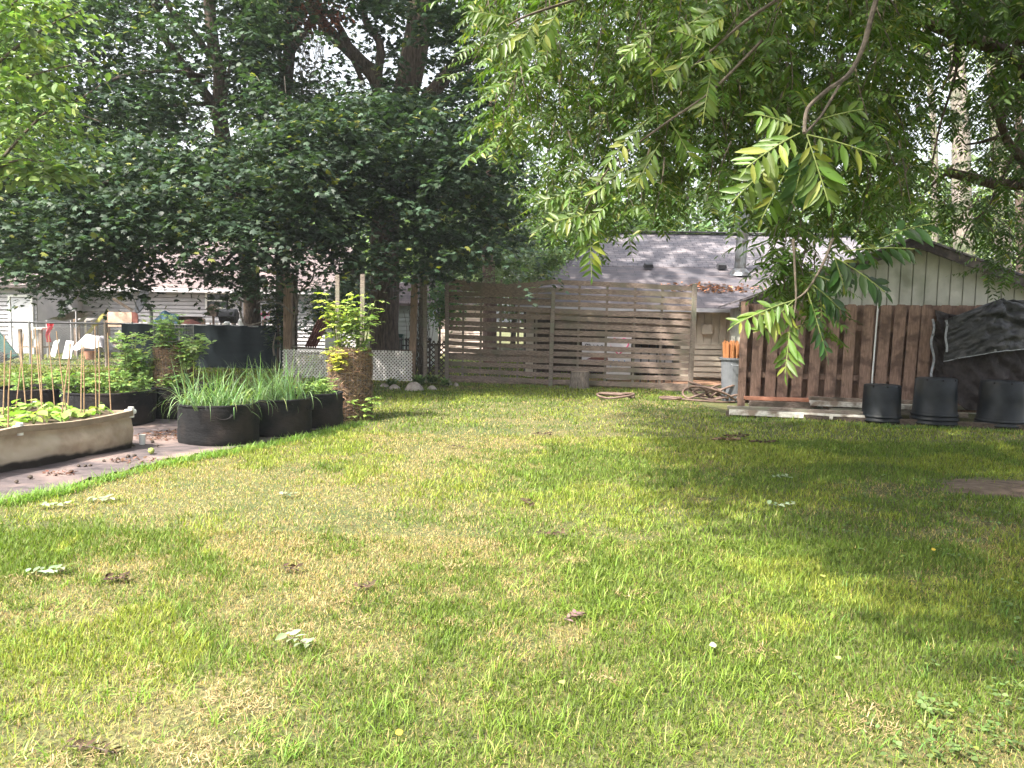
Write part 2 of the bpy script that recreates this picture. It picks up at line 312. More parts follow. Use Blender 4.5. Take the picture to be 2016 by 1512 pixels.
def inside(poly, x, y):
    c = False; j = len(poly)-1
    for i in range(len(poly)):
        xi, yi = poly[i]; xj, yj = poly[j]
        if (yi > y) != (yj > y) and x < (xj-xi)*(y-yi)/(yj-yi)+xi: c = not c
        j = i
    return c
def limb(mb, pts, w0, w1, n=9, wob=.06, d=None, sub=5):
    """px polyline [(px,py,depth)] with widths in metres, smoothed"""
    q = [P(*p) for p in pts]; return limb3(mb, q, w0, w1, n, wob, sub)
def limb3(mb, q, w0, w1, n=9, wob=.06, sub=5):
    q = [Vector(p) for p in q]; out = []; m_ = len(q)
    for i in range(m_-1):
        p0 = q[max(i-1, 0)]; p1 = q[i]; p2 = q[i+1]; p3 = q[min(i+2, m_-1)]
        for k in range(sub):
            t = k/sub
            out.append(0.5*((2*p1)+(p2-p0)*t+(2*p0-5*p1+4*p2-p3)*t*t+(3*p1-p0-3*p2+p3)*t**3))
    out.append(q[-1]); N_ = len(out)
    mb.tube(out, [w0+(w1-w0)*i/(N_-1) for i in range(N_)], n, wob=wob); return out
# ================================================================== THE SETTING
def vnoise(x, y, seed=0, f=1.0, octs=4):
    r_ = np.random.default_rng(seed); out = 0; amp = 1.0; tot = 0
    for o in range(octs):
        g = r_.random((64, 64)); X = x*f+31.7; Y = y*f+17.3
        xi = np.floor(X).astype(int); yi = np.floor(Y).astype(int); fx = X-xi; fy = Y-yi; fx = fx*fx*(3-2*fx); fy = fy*fy*(3-2*fy)
        a = g[xi % 64, yi % 64]; b = g[(xi+1) % 64, yi % 64]; c = g[xi % 64, (yi+1) % 64]; d = g[(xi+1) % 64, (yi+1) % 64]
        out = out+amp*((a*(1-fx)+b*fx)*(1-fy)+(c*(1-fx)+d*fx)*fy); tot += amp; amp *= .5; f *= 2.03
    return out/tot
def gz(x, y):
    x = np.asarray(x, float); y = np.asarray(y, float)
    k = np.clip((y-1.5)/2, 0, 1)*np.clip((19-y)/3, 0, 1)
    return (vnoise(x, y, 5, .45, 3)-.5)*.10*k
MATPX = [(-300, 1062), (0, 992), (60, 978), (130, 962), (230, 936), (340, 908), (430, 891), (520, 874), (600, 856), (672, 838), (650, 800), (540, 790), (300, 786), (60, 790), (-300, 810)]
MATP = [G(*p) for p in MATPX]; MATXY = [(p.x, p.y) for p in MATP]
# one sheet of ground to the horizon, fine near the camera
xs = np.concatenate([[-260, -120, -60, -30], np.arange(-16, 14.01, .25), [18, 30, 60, 120, 260]]); ys = np.concatenate([[-200, -60, -20, -6], np.arange(-2, 24.01, .25), [28, 34, 45, 70, 140, 420]])
XX, YY = np.meshgrid(xs, ys); ZZ = gz(XX, YY); nx_ = len(xs)
g = MB(); g.v = [Vector((a, b, c)) for a, b, c in zip(XX.ravel(), YY.ravel(), ZZ.ravel())]
g.f = [(j*nx_+i, j*nx_+i+1, (j+1)*nx_+i+1, (j+1)*nx_+i) for j in range(len(ys)-1) for i in range(nx_-1)]
m, t, b = newmat('lawn_soil'); N = t.nodes; L = t.links
tc = N.new('ShaderNodeTexCoord'); n1 = N.new('ShaderNodeTexNoise'); n1.inputs['Scale'].default_value = 0.8; n1.inputs['Detail'].default_value = 10; n1.inputs['Roughness'].default_value = .7
L.new(tc.outputs['Object'], n1.inputs[0]); r1 = N.new('ShaderNodeValToRGB'); e = r1.color_ramp.elements
e[0].position = .38; e[0].color = (0.055, 0.075, 0.018, 1); e[1].position = .62; e[1].color = (0.12, 0.11, 0.042, 1)
L.new(n1.outputs[0], r1.inputs[0])
n2 = N.new('ShaderNodeTexNoise'); n2.inputs['Scale'].default_value = 45; n2.inputs['Detail'].default_value = 6; L.new(tc.outputs['Object'], n2.inputs[0])
r2 = N.new('ShaderNodeValToRGB'); r2.color_ramp.elements[0].color = (.45, .42, .4, 1); r2.color_ramp.elements[1].color = (1.5, 1.5, 1.4, 1); r2.color_ramp.elements[0].position = .35; r2.color_ramp.elements[1].position = .65
L.new(n2.outputs[0], r2.inputs[0]); mx = N.new('ShaderNodeMixRGB'); mx.blend_type = 'MULTIPLY'; mx.inputs[0].default_value = 1; L.new(r1.outputs[0], mx.inputs[1]); L.new(r2.outputs[0], mx.inputs[2])
L.new(mx.outputs[0], b.inputs['Base Color']); b.inputs['Roughness'].default_value = .95
bp = N.new('ShaderNodeBump'); bp.inputs['Distance'].default_value = .02; L.new(n2.outputs[0], bp.inputs['Height']); L.new(bp.outputs[0], b.inputs['Normal'])
M['lawn_soil'] = m
struct(g.build('ground', 'lawn_soil', smooth=True))
# bare dirt at the right edge
def flat_patch(name, cpx, rx, ry, z, mat, seed=3, n=40):
    c = G(*cpx); rr = random.Random(seed); ph = [rr.uniform(0, 6) for _ in range(4)]; mb = MB(); pts = [(c.x, c.y, float(gz(c.x, c.y))+z)]
    for ring in (.33, .66, 1):
        for i in range(n):
            a = 2*math.pi*i/n; q = ring*(1+.15*math.sin(2*a+ph[0])+.12*math.sin(5*a+ph[1])+.07*math.sin(11*a+ph[2])); x = c.x+math.cos(a)*rx*q; y = c.y+math.sin(a)*ry*q
            pts.append((x, y, float(gz(x, y))+z+(.006 if ring < 1 else -.02)))
    fs = [(0, 1+i, 1+(i+1) % n) for i in range(n)]+[(1+k*n+i, 1+(k+1)*n+i, 1+(k+1)*n+(i+1) % n, 1+k*n+(i+1) % n) for k in range(2) for i in range(n)]
    return mb.add(pts, fs).build(name, mat, smooth=True)
M['dirt'] = nmat('bare_dirt', (0.07, 0.045, 0.03), (0.20, 0.145, 0.105), 9, 0.95, 0.8)
struct(flat_patch('dirt_patch', (2060, 965), 1.0, .6, .012, 'dirt'))
struct(flat_patch('mulch_ground', (1330, 752), 3.4, .9, .010, 'stone_mulch', 9))
# weed mat path with wrinkles
mb = MB(); mnx, mny = 90, 60
xa, xb_ = min(p[0] for p in MATXY), max(p[0] for p in MATXY); ya, yb = min(p[1] for p in MATXY), max(p[1] for p in MATXY)
idx = {}
for j in range(mny+1):
    for i in range(mnx+1):
        x = xa+(xb_-xa)*i/mnx; y = ya+(yb-ya)*j/mny
        z = float(gz(x, y))+.008+.040*float(vnoise(x*1.3+y*1.2, y*3.6-x*.8, 8, 1.5, 4))
        idx[i, j] = len(mb.v); mb.v.append(Vector((x, y, z)))
for j in range(mny):
    for i in range(mnx):
        if inside(MATXY, xa+(xb_-xa)*(i+.5)/mnx, ya+(yb-ya)*(j+.5)/mny): mb.f.append((idx[i, j], idx[i+1, j], idx[i+1, j+1], idx[i, j+1]))
struct(mb.build('path', 'mat', smooth=True))
# ================================================================== BUILDINGS
def lap_siding(mb, a, b_, z0, z1, pitch=.115, lip=.028):
    """courses of lap siding between ground points a,b (facing the camera side)"""
    a = Vector(a); b_ = Vector(b_); d = (b_-a).normalized(); nrm = Vector((d.y, -d.x, 0)); z = z0
    while z < z1-1e-3:
        zt = min(z+pitch, z1); o = nrm*lip
        gp = .028 if pitch > .13 else .0; p = [a+o+Vector((0, 0, z+gp)), b_+o+Vector((0, 0, z+gp)), b_+Vector((0, 0, zt)), a+Vector((0, 0, zt))]
        mb.quad(*p); mb.quad(a+Vector((0, 0, z+gp)), b_+Vector((0, 0, z+gp)), b_+o+Vector((0, 0, z+gp)), a+o+Vector((0, 0, z+gp))); z = zt
    return mb
def window(parent, c, w_, h, fmat='white_pvc', d=None, mull=True, name='window'):
    """c: centre; faces -y"""
    f = MB(); t_ = .07
    f.box(c+Vector((-w_/2, -.03, 0)), (t_, .08, h+t_)); f.box(c+Vector((w_/2, -.03, 0)), (t_, .08, h+t_))
    f.box(c+Vector((0, -.03, h/2)), (w_-t_, .08, t_)); f.box(c+Vector((0, -.03, -h/2)), (w_-t_, .08, t_))
    if mull: f.box(c+Vector((0, -.035, 0)), (w_-t_, .05, .045))
    o = f.build(name, fmat, parent); MB().box(c+Vector((0, .0, 0)), (w_-.02, .03, h-.02)).build('pane', 'glass', o); return o
# -- cream house behind the slat fence
HD = 20.4
hx0, _ = XZ(1035, 700, HD); hx1 = 10.6; EAVE = 1.86
h = thing('cream_house', 'low cream house with purplish shingle roof and steel stovepipe behind the slat fence', 'house', ((hx0+hx1)/2, HD, 0))
# upper vertical panel siding, lower lap siding
zm = .95
PX1 = SB.x-.12 if 'SB' in globals() else P(1340, 700, HD).x
wall = MB(); x = PX1
while x < hx1-.01:
    wall.box((min(x+.10, hx1)-.0, HD+.06, (zm+EAVE)/2), (.188, .08, EAVE-zm)); wall.box((min(x+.2, hx1), HD+.075, (zm+EAVE)/2), (.02, .06, EAVE-zm)); x += .2
wall.box(((PX1+hx1)/2, HD+2.7, EAVE/2), (hx1-PX1, 5.1, EAVE-.02)) ; MB().box(((hx0+PX1)/2, HD+3.6, EAVE/2), (PX1-hx0-.01, 3.3, EAVE-.02)).build('porch_wall', 'porch', h); wall.box((hx0+.1, HD+.1, EAVE/2), (.2, .2, EAVE-.03)); wall.box(((hx0+PX1)/2, HD+.0, EAVE-.11), (PX1-hx0, .1, .2))
wall.build('wall', 'siding_cream', h)
l_ = MB(); lap_siding(l_, (PX1, HD+.0, 0), (hx1, HD+.0, 0), 0.06, zm, .15, .025); l_.box(((PX1+hx1)/2, HD+.03, zm+.012), (hx1-PX1, .09, .03)); l_.build('lap_siding', 'siding_cream', h)
# roof, two pitches, hip on the left
eL = P(1052, 612, HD-.45); eL.x = hx0-.3; ez = EAVE+.05; bz = P(1277, 526, 22.9).z; rz = P(1300, 459, 25.4).z
bxl = XZ(1122, 526, 22.9)[0]; rxl = XZ(1178, 462, 25.4)[0]; RX = hx1+.4
low = MB(); low.slab([(eL.x, HD-.45, ez), (RX, HD-.45, ez), (RX, 22.9, bz), (bxl, 22.9, bz)], (0, 0, -.07)); low.build('lower_roof', 'shingle_low', h)
up_ = MB(); up_.slab([(bxl, 22.9, bz+.02), (RX, 22.9, bz+.02), (RX, 25.4, rz), (rxl, 25.4, rz)], (0, 0, -.07))
up_.slab([(eL.x, HD-.45, ez-.09), (bxl, 22.9, bz-.09), (rxl, 25.4, rz-.09), (eL.x, 29.5, ez-.09)], (0, 0, -.05))
up_.slab([(rxl, 25.42, rz), (RX, 25.42, rz), (RX, 30.5, ez), (eL.x, 30.5, ez)], (0, 0, -.07))
x = rxl
while x < RX-.2:
    up_.beam((x, 25.36, rz+.03), (x+.30, 25.36, rz+.045), .30, .025); x += .27
up_.build('roof', 'shingle', h)
MB().box(((eL.x+RX)/2, HD-.47, ez-.06), (RX-eL.x, .03, .10)).build('fascia', 'siding_white', h)
MB().quad((eL.x, HD-.45, ez-.115), (RX, HD-.45, ez-.115), (RX, HD+.1, ez-.115), (eL.x, HD+.1, ez-.115)).build('soffit', 'siding_cream', h)
for px, py, d in ((1277, 524, 22.7), (1421, 525, 22.75)):
    p = P(px, py, d); rt = Matrix.Rotation(R(24), 3, 'X')
    v_ = MB(); v_.box(p+Vector((0, 0, .03)), (.27, .22, .10), rt, .8); v_.build('roof_vent', 'dark_metal', h)
p0 = P(1456, 537, 22.5); p1 = P(1465, 418, 22.5); p1.x = p0.x+.07; p1.y = 22.5
ch = MB(); ch.tube([p0, p0.lerp(p1, .55), p1], [.165, .165, .16], 20); ch.tube([p0.lerp(p1, .52), p0.lerp(p1, .54)], [.18, .18], 20)
ch = ch.build('stovepipe', 'pipe_metal', h, smooth=False)
cp = MB(); cp.tube([p1, p1+Vector((0, 0, .05))], [.19, .19], 18); cp.tube([p1+Vector((0, 0, .10)), p1+Vector((0, 0, .16))], [.20, .12], 18)
for a in range(4): q = Vector((math.cos(a*1.57+.5)*.15, math.sin(a*1.57+.5)*.15, 0)); cp.tube([p1+q+Vector((0, 0, .04)), p1+q+Vector((0, 0, .12))], .012, 5)
cp.build('pipe_cap', 'pipe_metal', ch)
MB().tube([p0+Vector((0, 0, -.10)), p0+Vector((0, 0, .0)), p0+Vector((0, 0, .12))], [.36, .30, .175], 18).build('flashing', 'pipe_metal', ch)
window(h, P(1215, 634, HD+1.92), 1.75, .62, 'dark_metal', mull=False)
tw = P(1392, 648, HD-.06); wd = MB(); wd.box(tw, (.28, .10, .25)); wd.build('vent_hood', 'siding_cream', h)
# dead leaves on the low roof
def scatter_leaves(name, c, n, rx, ry, size, basec, zf, mat='straw_blade', var=.35, T=OVAL, up=.25, yellow=0, bunch=1.0):
    r_ = np.sqrt(rng.random(n))**bunch; a = rng.random(n)*6.283; x = c[0]+r_*rx*np.cos(a); y = c[1]+r_*ry*np.sin(a); z = zf(x, y)+rng.uniform(0.004, .03, n)
    A, B, C = frames(np.stack([rng.normal(0, 1, n), rng.normal(0, 1, n), rng.normal(0, .35, n)], 1), np.stack([rng.normal(0, up, n), rng.normal(0, up, n), np.ones(n)], 1))
    s = (size*rng.uniform(.5, 1.3, n))[:, None]
    return inst_mesh(name, T[0], T[1], np.stack([x, y, z], 1), A*s, B*s, C*s, leafcol(n, basec, var, yellow), mat)
slope = (bz-ez)/(22.9-HD+.45)
for k, (px, py, n, rx) in enumerate(((1402, 569, 240, .75), (1478, 560, 60, .5), (1330, 570, 40, .5))):
    p = P(px, py, 21.3); o = scatter_leaves('fallen_leaves', (p.x, 21.3), n, rx, .35, .11, (0.36, 0.17, 0.10), lambda x, y: ez+(y-(HD-.45))*slope)
    tag(o, ['rusty dead leaves heaped on the dark low part of the shingle roof', 'rusty dead leaves beneath the stovepipe, at its right foot on the dark roof', 'few dead leaves on the low roof above the slat fence end'][k], 'dead leaves', kind='stuff')
# -- far pink garage wall seen left of the slat fence, grey garden shed, neighbour houses
gx0, gz1 = XZ(846, 625, 34); gx1, _ = XZ(960, 690, 34)
o = thing('pink_garage', 'pale pinkish building far behind, seen left of the slat fence', 'building', ((gx0+gx1)/2, 34, 0))
lap_siding(MB().box(((gx0+gx1)/2, 36, 1.1), (gx1-gx0, 3.9, 2.2)), (gx0, 34, 0), (gx1, 34, 0), 0, 2.25, .3, .02).build('wall', nmat('pink_stucco', (0.62, 0.48, 0.43), (0.72, 0.58, 0.52), 3, .8, .05), o)
MB().slab([(gx0-.3, 33.6, 2.25), (gx1+.3, 33.6, 2.25), (gx1+.3, 36, 3.3), (gx0-.3, 36, 3.3)], (0, 0, -.1)).slab([(gx0-.3, 36.02, 3.3), (gx1+.3, 36.02, 3.3), (gx1+.3, 38.4, 2.25), (gx0-.3, 38.4, 2.25)], (0, 0, -.1)).build('roof', 'shingle_far', o)
sx0, _ = XZ(770, 680, 24.5); sx1, _ = XZ(849, 680, 24.5)
o = thing('garden_shed', 'small grey lap sided shed behind the big maple trunk and the paired posts', 'shed', ((sx0+sx1)/2, 24.5, 0))
sh = MB(); lap_siding(sh, (sx0, 24.5, 0), (sx1, 24.5, 0), 0, 2.0, .14, .02); sh.box(((sx0+sx1)/2, 25.7, 1.0), (sx1-sx0-.01, 2.3, 2.0)); sh.build('wall', 'siding_grey', o)
cxm = (sx0+sx1)/2
MB().slab([(sx0-.2, 24.2, 2.0), (sx1+.2, 24.2, 2.0), (sx1+.2, 25.7, 2.7), (sx0-.2, 25.7, 2.7)], (0, 0, -.08)).slab([(sx0-.2, 25.72, 2.7), (sx1+.2, 25.72, 2.7), (sx1+.2, 27.2, 2.0), (sx0-.2, 27.2, 2.0)], (0, 0, -.08)).build('roof', 'shingle_far', o)
MB().box((sx1-.04, 24.46, 1.0), (.09, .09, 2.0)).build('corner_trim', 'white_pvc', o)
ND = 31.0
nx0, _ = XZ(108, 640, ND); nx1, _ = XZ(640, 640, ND); wz = 2.55
o = thing('neighbour_house', 'long white sided house with pinkish grey roof behind the cluttered deck', 'house', ((nx0+nx1)/2, ND, 0))
wl = MB(); lap_siding(wl, (nx0, ND, 0), (nx1, ND, 0), .1, wz, .15, .045); wl.box(((nx0+nx1)/2, ND+4, wz/2), (nx1-nx0-.02, 7.9, wz)); wl.build('wall', 'siding_white', o)
MB().slab([(nx0-.4, ND-.5, wz+.02), (nx1+.4, ND-.5, wz+.02), (nx1+.4, ND+4, wz+2.3), (nx0-.4, ND+4, wz+2.3)], (0, 0, -.1)).slab([(nx0-.4, ND+4.02, wz+2.3), (nx1+.4, ND+4.02, wz+2.3), (nx1+.4, ND+8.5, wz), (nx0-.4, ND+8.5, wz)], (0, 0, -.1)).build('roof', 'shingle_far', o)
MB().box(((nx0+nx1)/2, ND-.52, wz-.05), (nx1-nx0+.8, .04, .16)).build('gutter', 'siding_white', o)
window(o, P(133, 604, ND-.03), .55, 1.0); window(o, P(430, 592, ND-.03), .95, .6)
sh_ = P(112, 602, ND-.04); MB().box(sh_, (.28, .05, 1.1)).build('shutter', 'dark_metal', o)
bx = P(158, 604, ND-.05)
lx0, _ = XZ(-260, 640, 28); lx1, _ = XZ(74, 640, 28)
o = thing('white_garage', 'white lap sided garage with a plain door at the far left', 'garage', ((lx0+lx1)/2, 28, 0))
wl = MB(); lap_siding(wl, (lx0, 28, 0), (lx1, 28, 0), .1, 2.5, .15, .045); wl.box(((lx0+lx1)/2, 30.6, 1.25), (lx1-lx0-.02, 5.1, 2.5)); wl.build('wall', 'siding_white', o)
MB().slab([(lx0-.3, 27.6, 2.5), (lx1+.3, 27.6, 2.5), (lx1+.3, 30.5, 3.9), (lx0-.3, 30.5, 3.9)], (0, 0, -.1)).slab([(lx0-.3, 30.52, 3.9), (lx1+.3, 30.52, 3.9), (lx1+.3, 33.4, 2.5), (lx0-.3, 33.4, 2.5)], (0, 0, -.1)).build('roof', 'shingle_far', o)
dc = P(42, 620, 27.93); dd = MB().box((dc.x, 27.93, 1.05), (.68, .06, 2.0)).build('door', nmat('grey_white_door', (0.50, 0.50, 0.54), (0.58, 0.58, 0.62), 3, .6, 0), o)
MB().box((dc.x-.40, 27.92, 1.08), (.08, .10, 2.12)).box((dc.x+.40, 27.92, 1.08), (.08, .10, 2.12)).box((dc.x, 27.92, 2.12), (.72, .10, .08)).build('door_frame', 'white_pvc', dd)
MB().lathe((dc.x-.27, 27.86, 1.0), [(.005, -.03), (.03, -.01), (.03, .02), (.004, .03)], 8).build('handle', 'pipe_metal', dd)
# -- the shed with the gable
def sline(px): return 14.15-.0016*(px-1455)   # depth of the shed wall along the picture
A_ = P(1478, 800, sline(1478)); ap = P(1795, 478, sline(1795)); gl = Vector((A_.x, A_.y)); dirv = Vector((ap.x-A_.x, ap.y-A_.y)).normalized()
half = (Vector((ap.x, ap.y))-gl).length; e1 = Vector((dirv.x, dirv.y, 0)); back = Vector((-dirv.y, dirv.x, 0))
def SH(u, v, z): return Vector((gl.x, gl.y, 0))+e1*u+back*v+Vector((0, 0, z))
zeave = P(1478, 592, sline(1478)).z; zap = ap.z-.03; slp = (zap-zeave)/half
o = thing('gable_shed', 'pale grooved panel shed with dark gable edges behind the brown fence', 'shed', SH(half, 0, 0))
wl = MB(); u = 0; gap = .018
def ztop(u): return zeave+slp*(u if u < half else 2*half-u)
while u < 2*half-.01:
    u1 = min(u+.203, 2*half); a, b_ = u+gap/2, u1-gap/2
    wl.slab([SH(a, 0, 0), SH(b_, 0, 0), SH(b_, 0, ztop(b_)-.01), SH(a, 0, ztop(a)-.01)], back*.03); u = u1
wl.slab([SH(0, .035, 0), SH(2*half, .035, 0), SH(2*half, .035, zeave-.03), SH(half, .035, zap-.03), SH(0, .035, zeave-.03)], back*.04)
wl.slab([SH(.0, .08, 0), SH(.0, 5.5, 0), SH(0, 5.5, zeave-.05), SH(0, .08, zeave-.05)], e1*.05); wl.slab([SH(2*half, .08, 0), SH(2*half, 5.5, 0), SH(2*half, 5.5, zeave-.05), SH(2*half, .08, zeave-.05)], -e1*.05)
wl.build('wall', 'shed_wall', o)
zs = P(1830, 520, sline(1830)).z
ua = (zs-zeave)/slp+.05
MB().beam(SH(ua, -.006, zs), SH(2*half-ua, -.006, zs), .014, .012).build('panel_seam', 'shed_wall', o)
ov = .30; oh = .28
roof = MB()
for sgn in (1, -1):
    uu = (lambda q: q) if sgn > 0 else (lambda q: 2*half-q)
    roof.slab([SH(uu(-ov), -oh-.02, zeave-slp*ov+.09), SH(uu(half), -oh-.02, zap+.09), SH(uu(half), 5.8, zap+.09), SH(uu(-ov), 5.8, zeave-slp*ov+.09)], (0, 0, .035))
roof.build('roof', 'shingle_low', o)
for sgn in (1, -1):
    uu = (lambda q: q) if sgn > 0 else (lambda q: 2*half-q)
    rk = MB(); rk.slab([SH(uu(-ov), -oh, zeave-slp*ov-.075), SH(uu(half), -oh, zap-.075), SH(uu(half), -oh, zap+.085), SH(uu(-ov), -oh, zeave-slp*ov+.085)], back*.03)
    rk.slab([SH(uu(-ov), -oh+.03, zeave-slp*ov+.02), SH(uu(half), -oh+.03, zap+.02), SH(uu(half), .0, zap+.02), SH(uu(-ov), .0, zeave-slp*ov+.02)], (0, 0, .02))
    rk.build('rake_board', 'rake', o)
# -- brown shadow-box fence
def BF(px): return 13.62-.0021*(px-1455)
fa = P(1450, 800, BF(1450)); fb = P(2120, 800, BF(2120)); fa.z = fb.z = 0; fd = (fb-fa).normalized(); fn = Vector((fd.y, -fd.x, 0)); FL = (fb-fa).length
o = thing('brown_fence', 'chocolate brown shadow-box picket fence in front of the gable shed', 'fence', fa)
def FP(u, v, z): return fa+fd*u+fn*v+Vector((0, 0, z))
TOP = 1.87; up3 = Vector((0, 0, 1))
MB().beam(FP(.075, .0, -.05), FP(.075, 0, 1.90), .15, .13, fd).build('post', 'brown_fence', o)
for zr in (.62, 1.47):
    MB().beam(FP(.16, 0, zr), FP(FL, 0, zr), .04, .09).build('rail', 'brown_fence', o)
def picket(u, v, z0, z1, w_, lean):
    p = MB(); c = .03; h_ = w_/2; sh2 = lean
    p.slab([FP(u-h_, v, z0), FP(u+h_, v, z0), FP(u+h_+sh2, v, z1-c), FP(u+h_-c+sh2, v, z1), FP(u-h_+c+sh2, v, z1), FP(u-h_+sh2, v, z1-c)], fn*.018)
    return p.build('picket', 'brown_fence', o)
us = [(x_-302)/3.024 for x_ in (425, 505, 578, 662, 760, 862, 962, 1065, 1160, 1245, 1322, 1405, 1505)]
u = .0; k = 0
PXF = [420, 507, 580, 662, 762, 862, 962, 1065, 1160, 1245, 1325, 1408, 1508, 1612, 1715, 1818, 1920, 2020]
PXF2 = PXF+[2125]
for k, cx_ in enumerate(PXF):
    px = 1350+cx_/3.024; pn = 1350+PXF2[k+1]/3.024; qn = P(pn, 700, BF(pn)); un = (Vector((qn.x, qn.y, 0))-fa).dot(fd); p = P(px, 700, BF(px)); u = (Vector((p.x, p.y, 0))-fa).dot(fd)
    u2 = u-.14 if k == 0 else None
    if u2: picket(u2, -.12, .10, TOP, .17, .03)
    picket(u, .03, .10+random.uniform(-.02, .02), TOP+random.uniform(-.012, .012), .172, .03+random.uniform(-.01, .02))
    u2 = (u+un)/2+.03; picket(u2, -.12, .10, TOP+random.uniform(-.015, .0), .17, .03)
pq = P(1717, 700, BF(1717)-.0); uq = (Vector((pq.x, pq.y, 0))-fa).dot(fd)
o2 = MB().tube([FP(uq, .06, .35), FP(uq+.035, .06, 1.85)], .014, 8).build('white_pipe', 'white_pvc'); base(o2, FP(uq, .06, .35)); tag(o2, 'thin white pipe standing upright between two brown pickets', 'pipe')
# -- slat fence
SA, SM, SB = G(880, 751), G(1083, 760), G(1357, 769)
zA, zM, zB = P(880, 546, SA.y).z, P(1088, 572, SM.y).z, P(1362, 559, SB.y).z
o = thing('slat_fence', 'wide weathered grey screen of gapped horizontal slats', 'fence', SM)
toc = Vector((0, -1, 0))
for q, zt, w_ in ((SA, zA, .10), (SM, zM, .13), (SB, zB, .12)):
    MB().beam(q+toc*.06+Vector((0, 0, -.05)), q+toc*.06+Vector((.03 if q is not SA else -.02, 0, zt)), w_, .09, (1, 0, 0), 4, 0, .004).build('post', 'gray_wood', o)
nsl = 15
bat_l = [.155, .33, .52, .69, .86]; bat_r = [.20, .40, .60, .79]
for (a, b_, za, zb, bats) in ((SA, SM, zA, zA+(zB-zA)*.42, bat_l), (SM, SB, zA+(zB-zA)*.42, zB-.03, bat_r)):
    for t_ in bats:
        q = a.lerp(b_, t_); MB().beam(q+Vector((0, .02, .02)), q+Vector((.01, .02, za+(zb-za)*t_-.03)), .045, .05, (1, 0, 0)).build('batten', 'gray_wood', o)
    for i in range(nsl):
        ya_ = .10+(za-.16)*i/(nsl-1); yb_ = .10+(zb-.16)*i/(nsl-1)
        bow = (.13 if i == nsl-1 else .05 if i == nsl-2 else random.uniform(-.012, .02)) if a is SA else random.uniform(-.012, .015)
        MB().beam(a+Vector((0, -.012, ya_+random.uniform(-.014, .014))), b_+Vector((0, -.012, yb_+random.uniform(-.014, .014))), .022, .108+random.uniform(-.008, .008), nseg=10, bow=bow, jit=.004).build('slat', 'gray_slat', o)
        if i in ((3, 11) if a is SA else (8,)):
            MB().beam(a+Vector((0, .055, ya_+.062)), b_+Vector((0, .055, yb_+.07)), .02, .075, nseg=6, jit=.004).build('slat', 'gray_slat', o)
MB().beam(SA+Vector((-.1, -.05, .02)), SB+Vector((.3, -.07, .03)), .09, .09, nseg=8, jit=.006).build('base_timber', 'plank', o)
# things seen through the slats
def board(name, pxc, d, w_, h_, mat='board'):
    c = P(pxc[0], pxc[1], d); return c
BD = 19.3
c = P(1174, 692, BD); o = thing('painted_board', 'white board with dark scrawl leaning behind the slat fence', 'sign', (c.x, BD, 0))
MB().box((c.x, BD, c.z), (.72, .03, .62)).build('panel', 'board', o)
hh = lambda cc, r_, y: [(cc.x+r_*16*math.sin(t_)**3/16, y, cc.z+r_*(13*math.cos(t_)-5*math.cos(2*t_)-2*math.cos(3*t_)-math.cos(4*t_))/16) for t_ in [i*2*math.pi/28 for i in range(29)]]
MB().tube(hh(c+Vector((-.22, 0, .14)), .06, BD-.02), .010, 4, False).tube([c+Vector((x_, -.02, .12+.05*math.sin(x_*60))) for x_ in [i*.02-.08 for i in range(14)]], .008, 4, False).build('drawing', 'dark_metal', o)
MB().slab([c+Vector((-.25, -.018, -.20)), c+Vector((.3, -.018, -.22)), c+Vector((.28, -.018, -.13)), c+Vector((-.02, -.018, -.10))], (0, .002, 0)).build('red_smear', 'rust_paint', o)
MB().box((c.x-.28, BD+.05, .28), (.04, .04, .56)).box((c.x+.28, BD+.05, .28), (.04, .04, .56)).build('leg', 'dark_metal', o)
c = P(1218, 702, BD); o = thing('heart_sign', 'white board painted with a big pink heart behind the slats', 'sign', (c.x, BD, 0))
MB().box((c.x, BD+.02, .62), (.62, .03, 1.1)).build('panel', 'board', o)
MB().tube(hh(Vector((c.x, 0, .92)), .24, BD-.0), .018, 5, False).build('heart', 'pink', o)
b2 = MB()
for i in range(7): b2.box((c.x-.2+.07*i, BD, .45+.05*(i % 2)), (.03, .006, .10))
b2.build('blue_strokes', 'blue_paint', o)
c = P(1285, 690, BD); o = thing('railed_bench', 'white table with thin dark legs behind the slat fence, near its right post', 'table', (c.x, BD, 0))
MB().box((c.x, BD, 1.0), (1.05, .5, .04)).box((c.x, BD-.02, .62), (1.02, .03, .45)).build('table_top', 'white_cloth', o)
for i in range(6): MB().box((c.x-.5+.2*i, BD-.05, .5), (.03, .03, .98)).build('leg', 'dark_metal', o)
# low black fence & far railing behind lattice
# ================================================================== left yard
FD = 22.0
ax, _ = XZ(-120, 640, FD); bx_, _ = XZ(240, 640, FD); cx_, _ = XZ(560, 640, FD); FT = 1.24
o = thing('chain_link_fence', 'galvanised chain link fence at the far left, tan canes in front', 'fence', (bx_, FD, 0))
MB().tube([(ax, FD, FT), (bx_, FD, FT)], .028, 8).build('top_rail', 'dark_metal', o)
for px in (-60, 60, 210): x, _ = XZ(px, 700, FD); MB().tube([(x, FD, 0), (x, FD, FT+.03)], .035 if px < 200 else .05, 8).build('post', 'galv' if px < 200 else 'gray_wood', o)
m_ = MB(); x = ax; w_ = .10
while x < bx_+.01:
    z = 0; pts = []
    for sg in (0, 1):
        pts = [(x+(w_/2 if (k+sg) % 2 else -w_/2)*.98, FD-.02+.004*sg, .05+k*w_/2*1.0) for k in range(int((FT-.08)/(w_/2)))]
        m_.tube(pts, .005, 3, False)
    x += w_
m_.build('mesh', 'galv', o)
o = thing('windscreen_fence', 'chain link run covered with dark blue green windscreen cloth behind the tall straw tower', 'fence', ((bx_+cx_)/2, FD, 0))
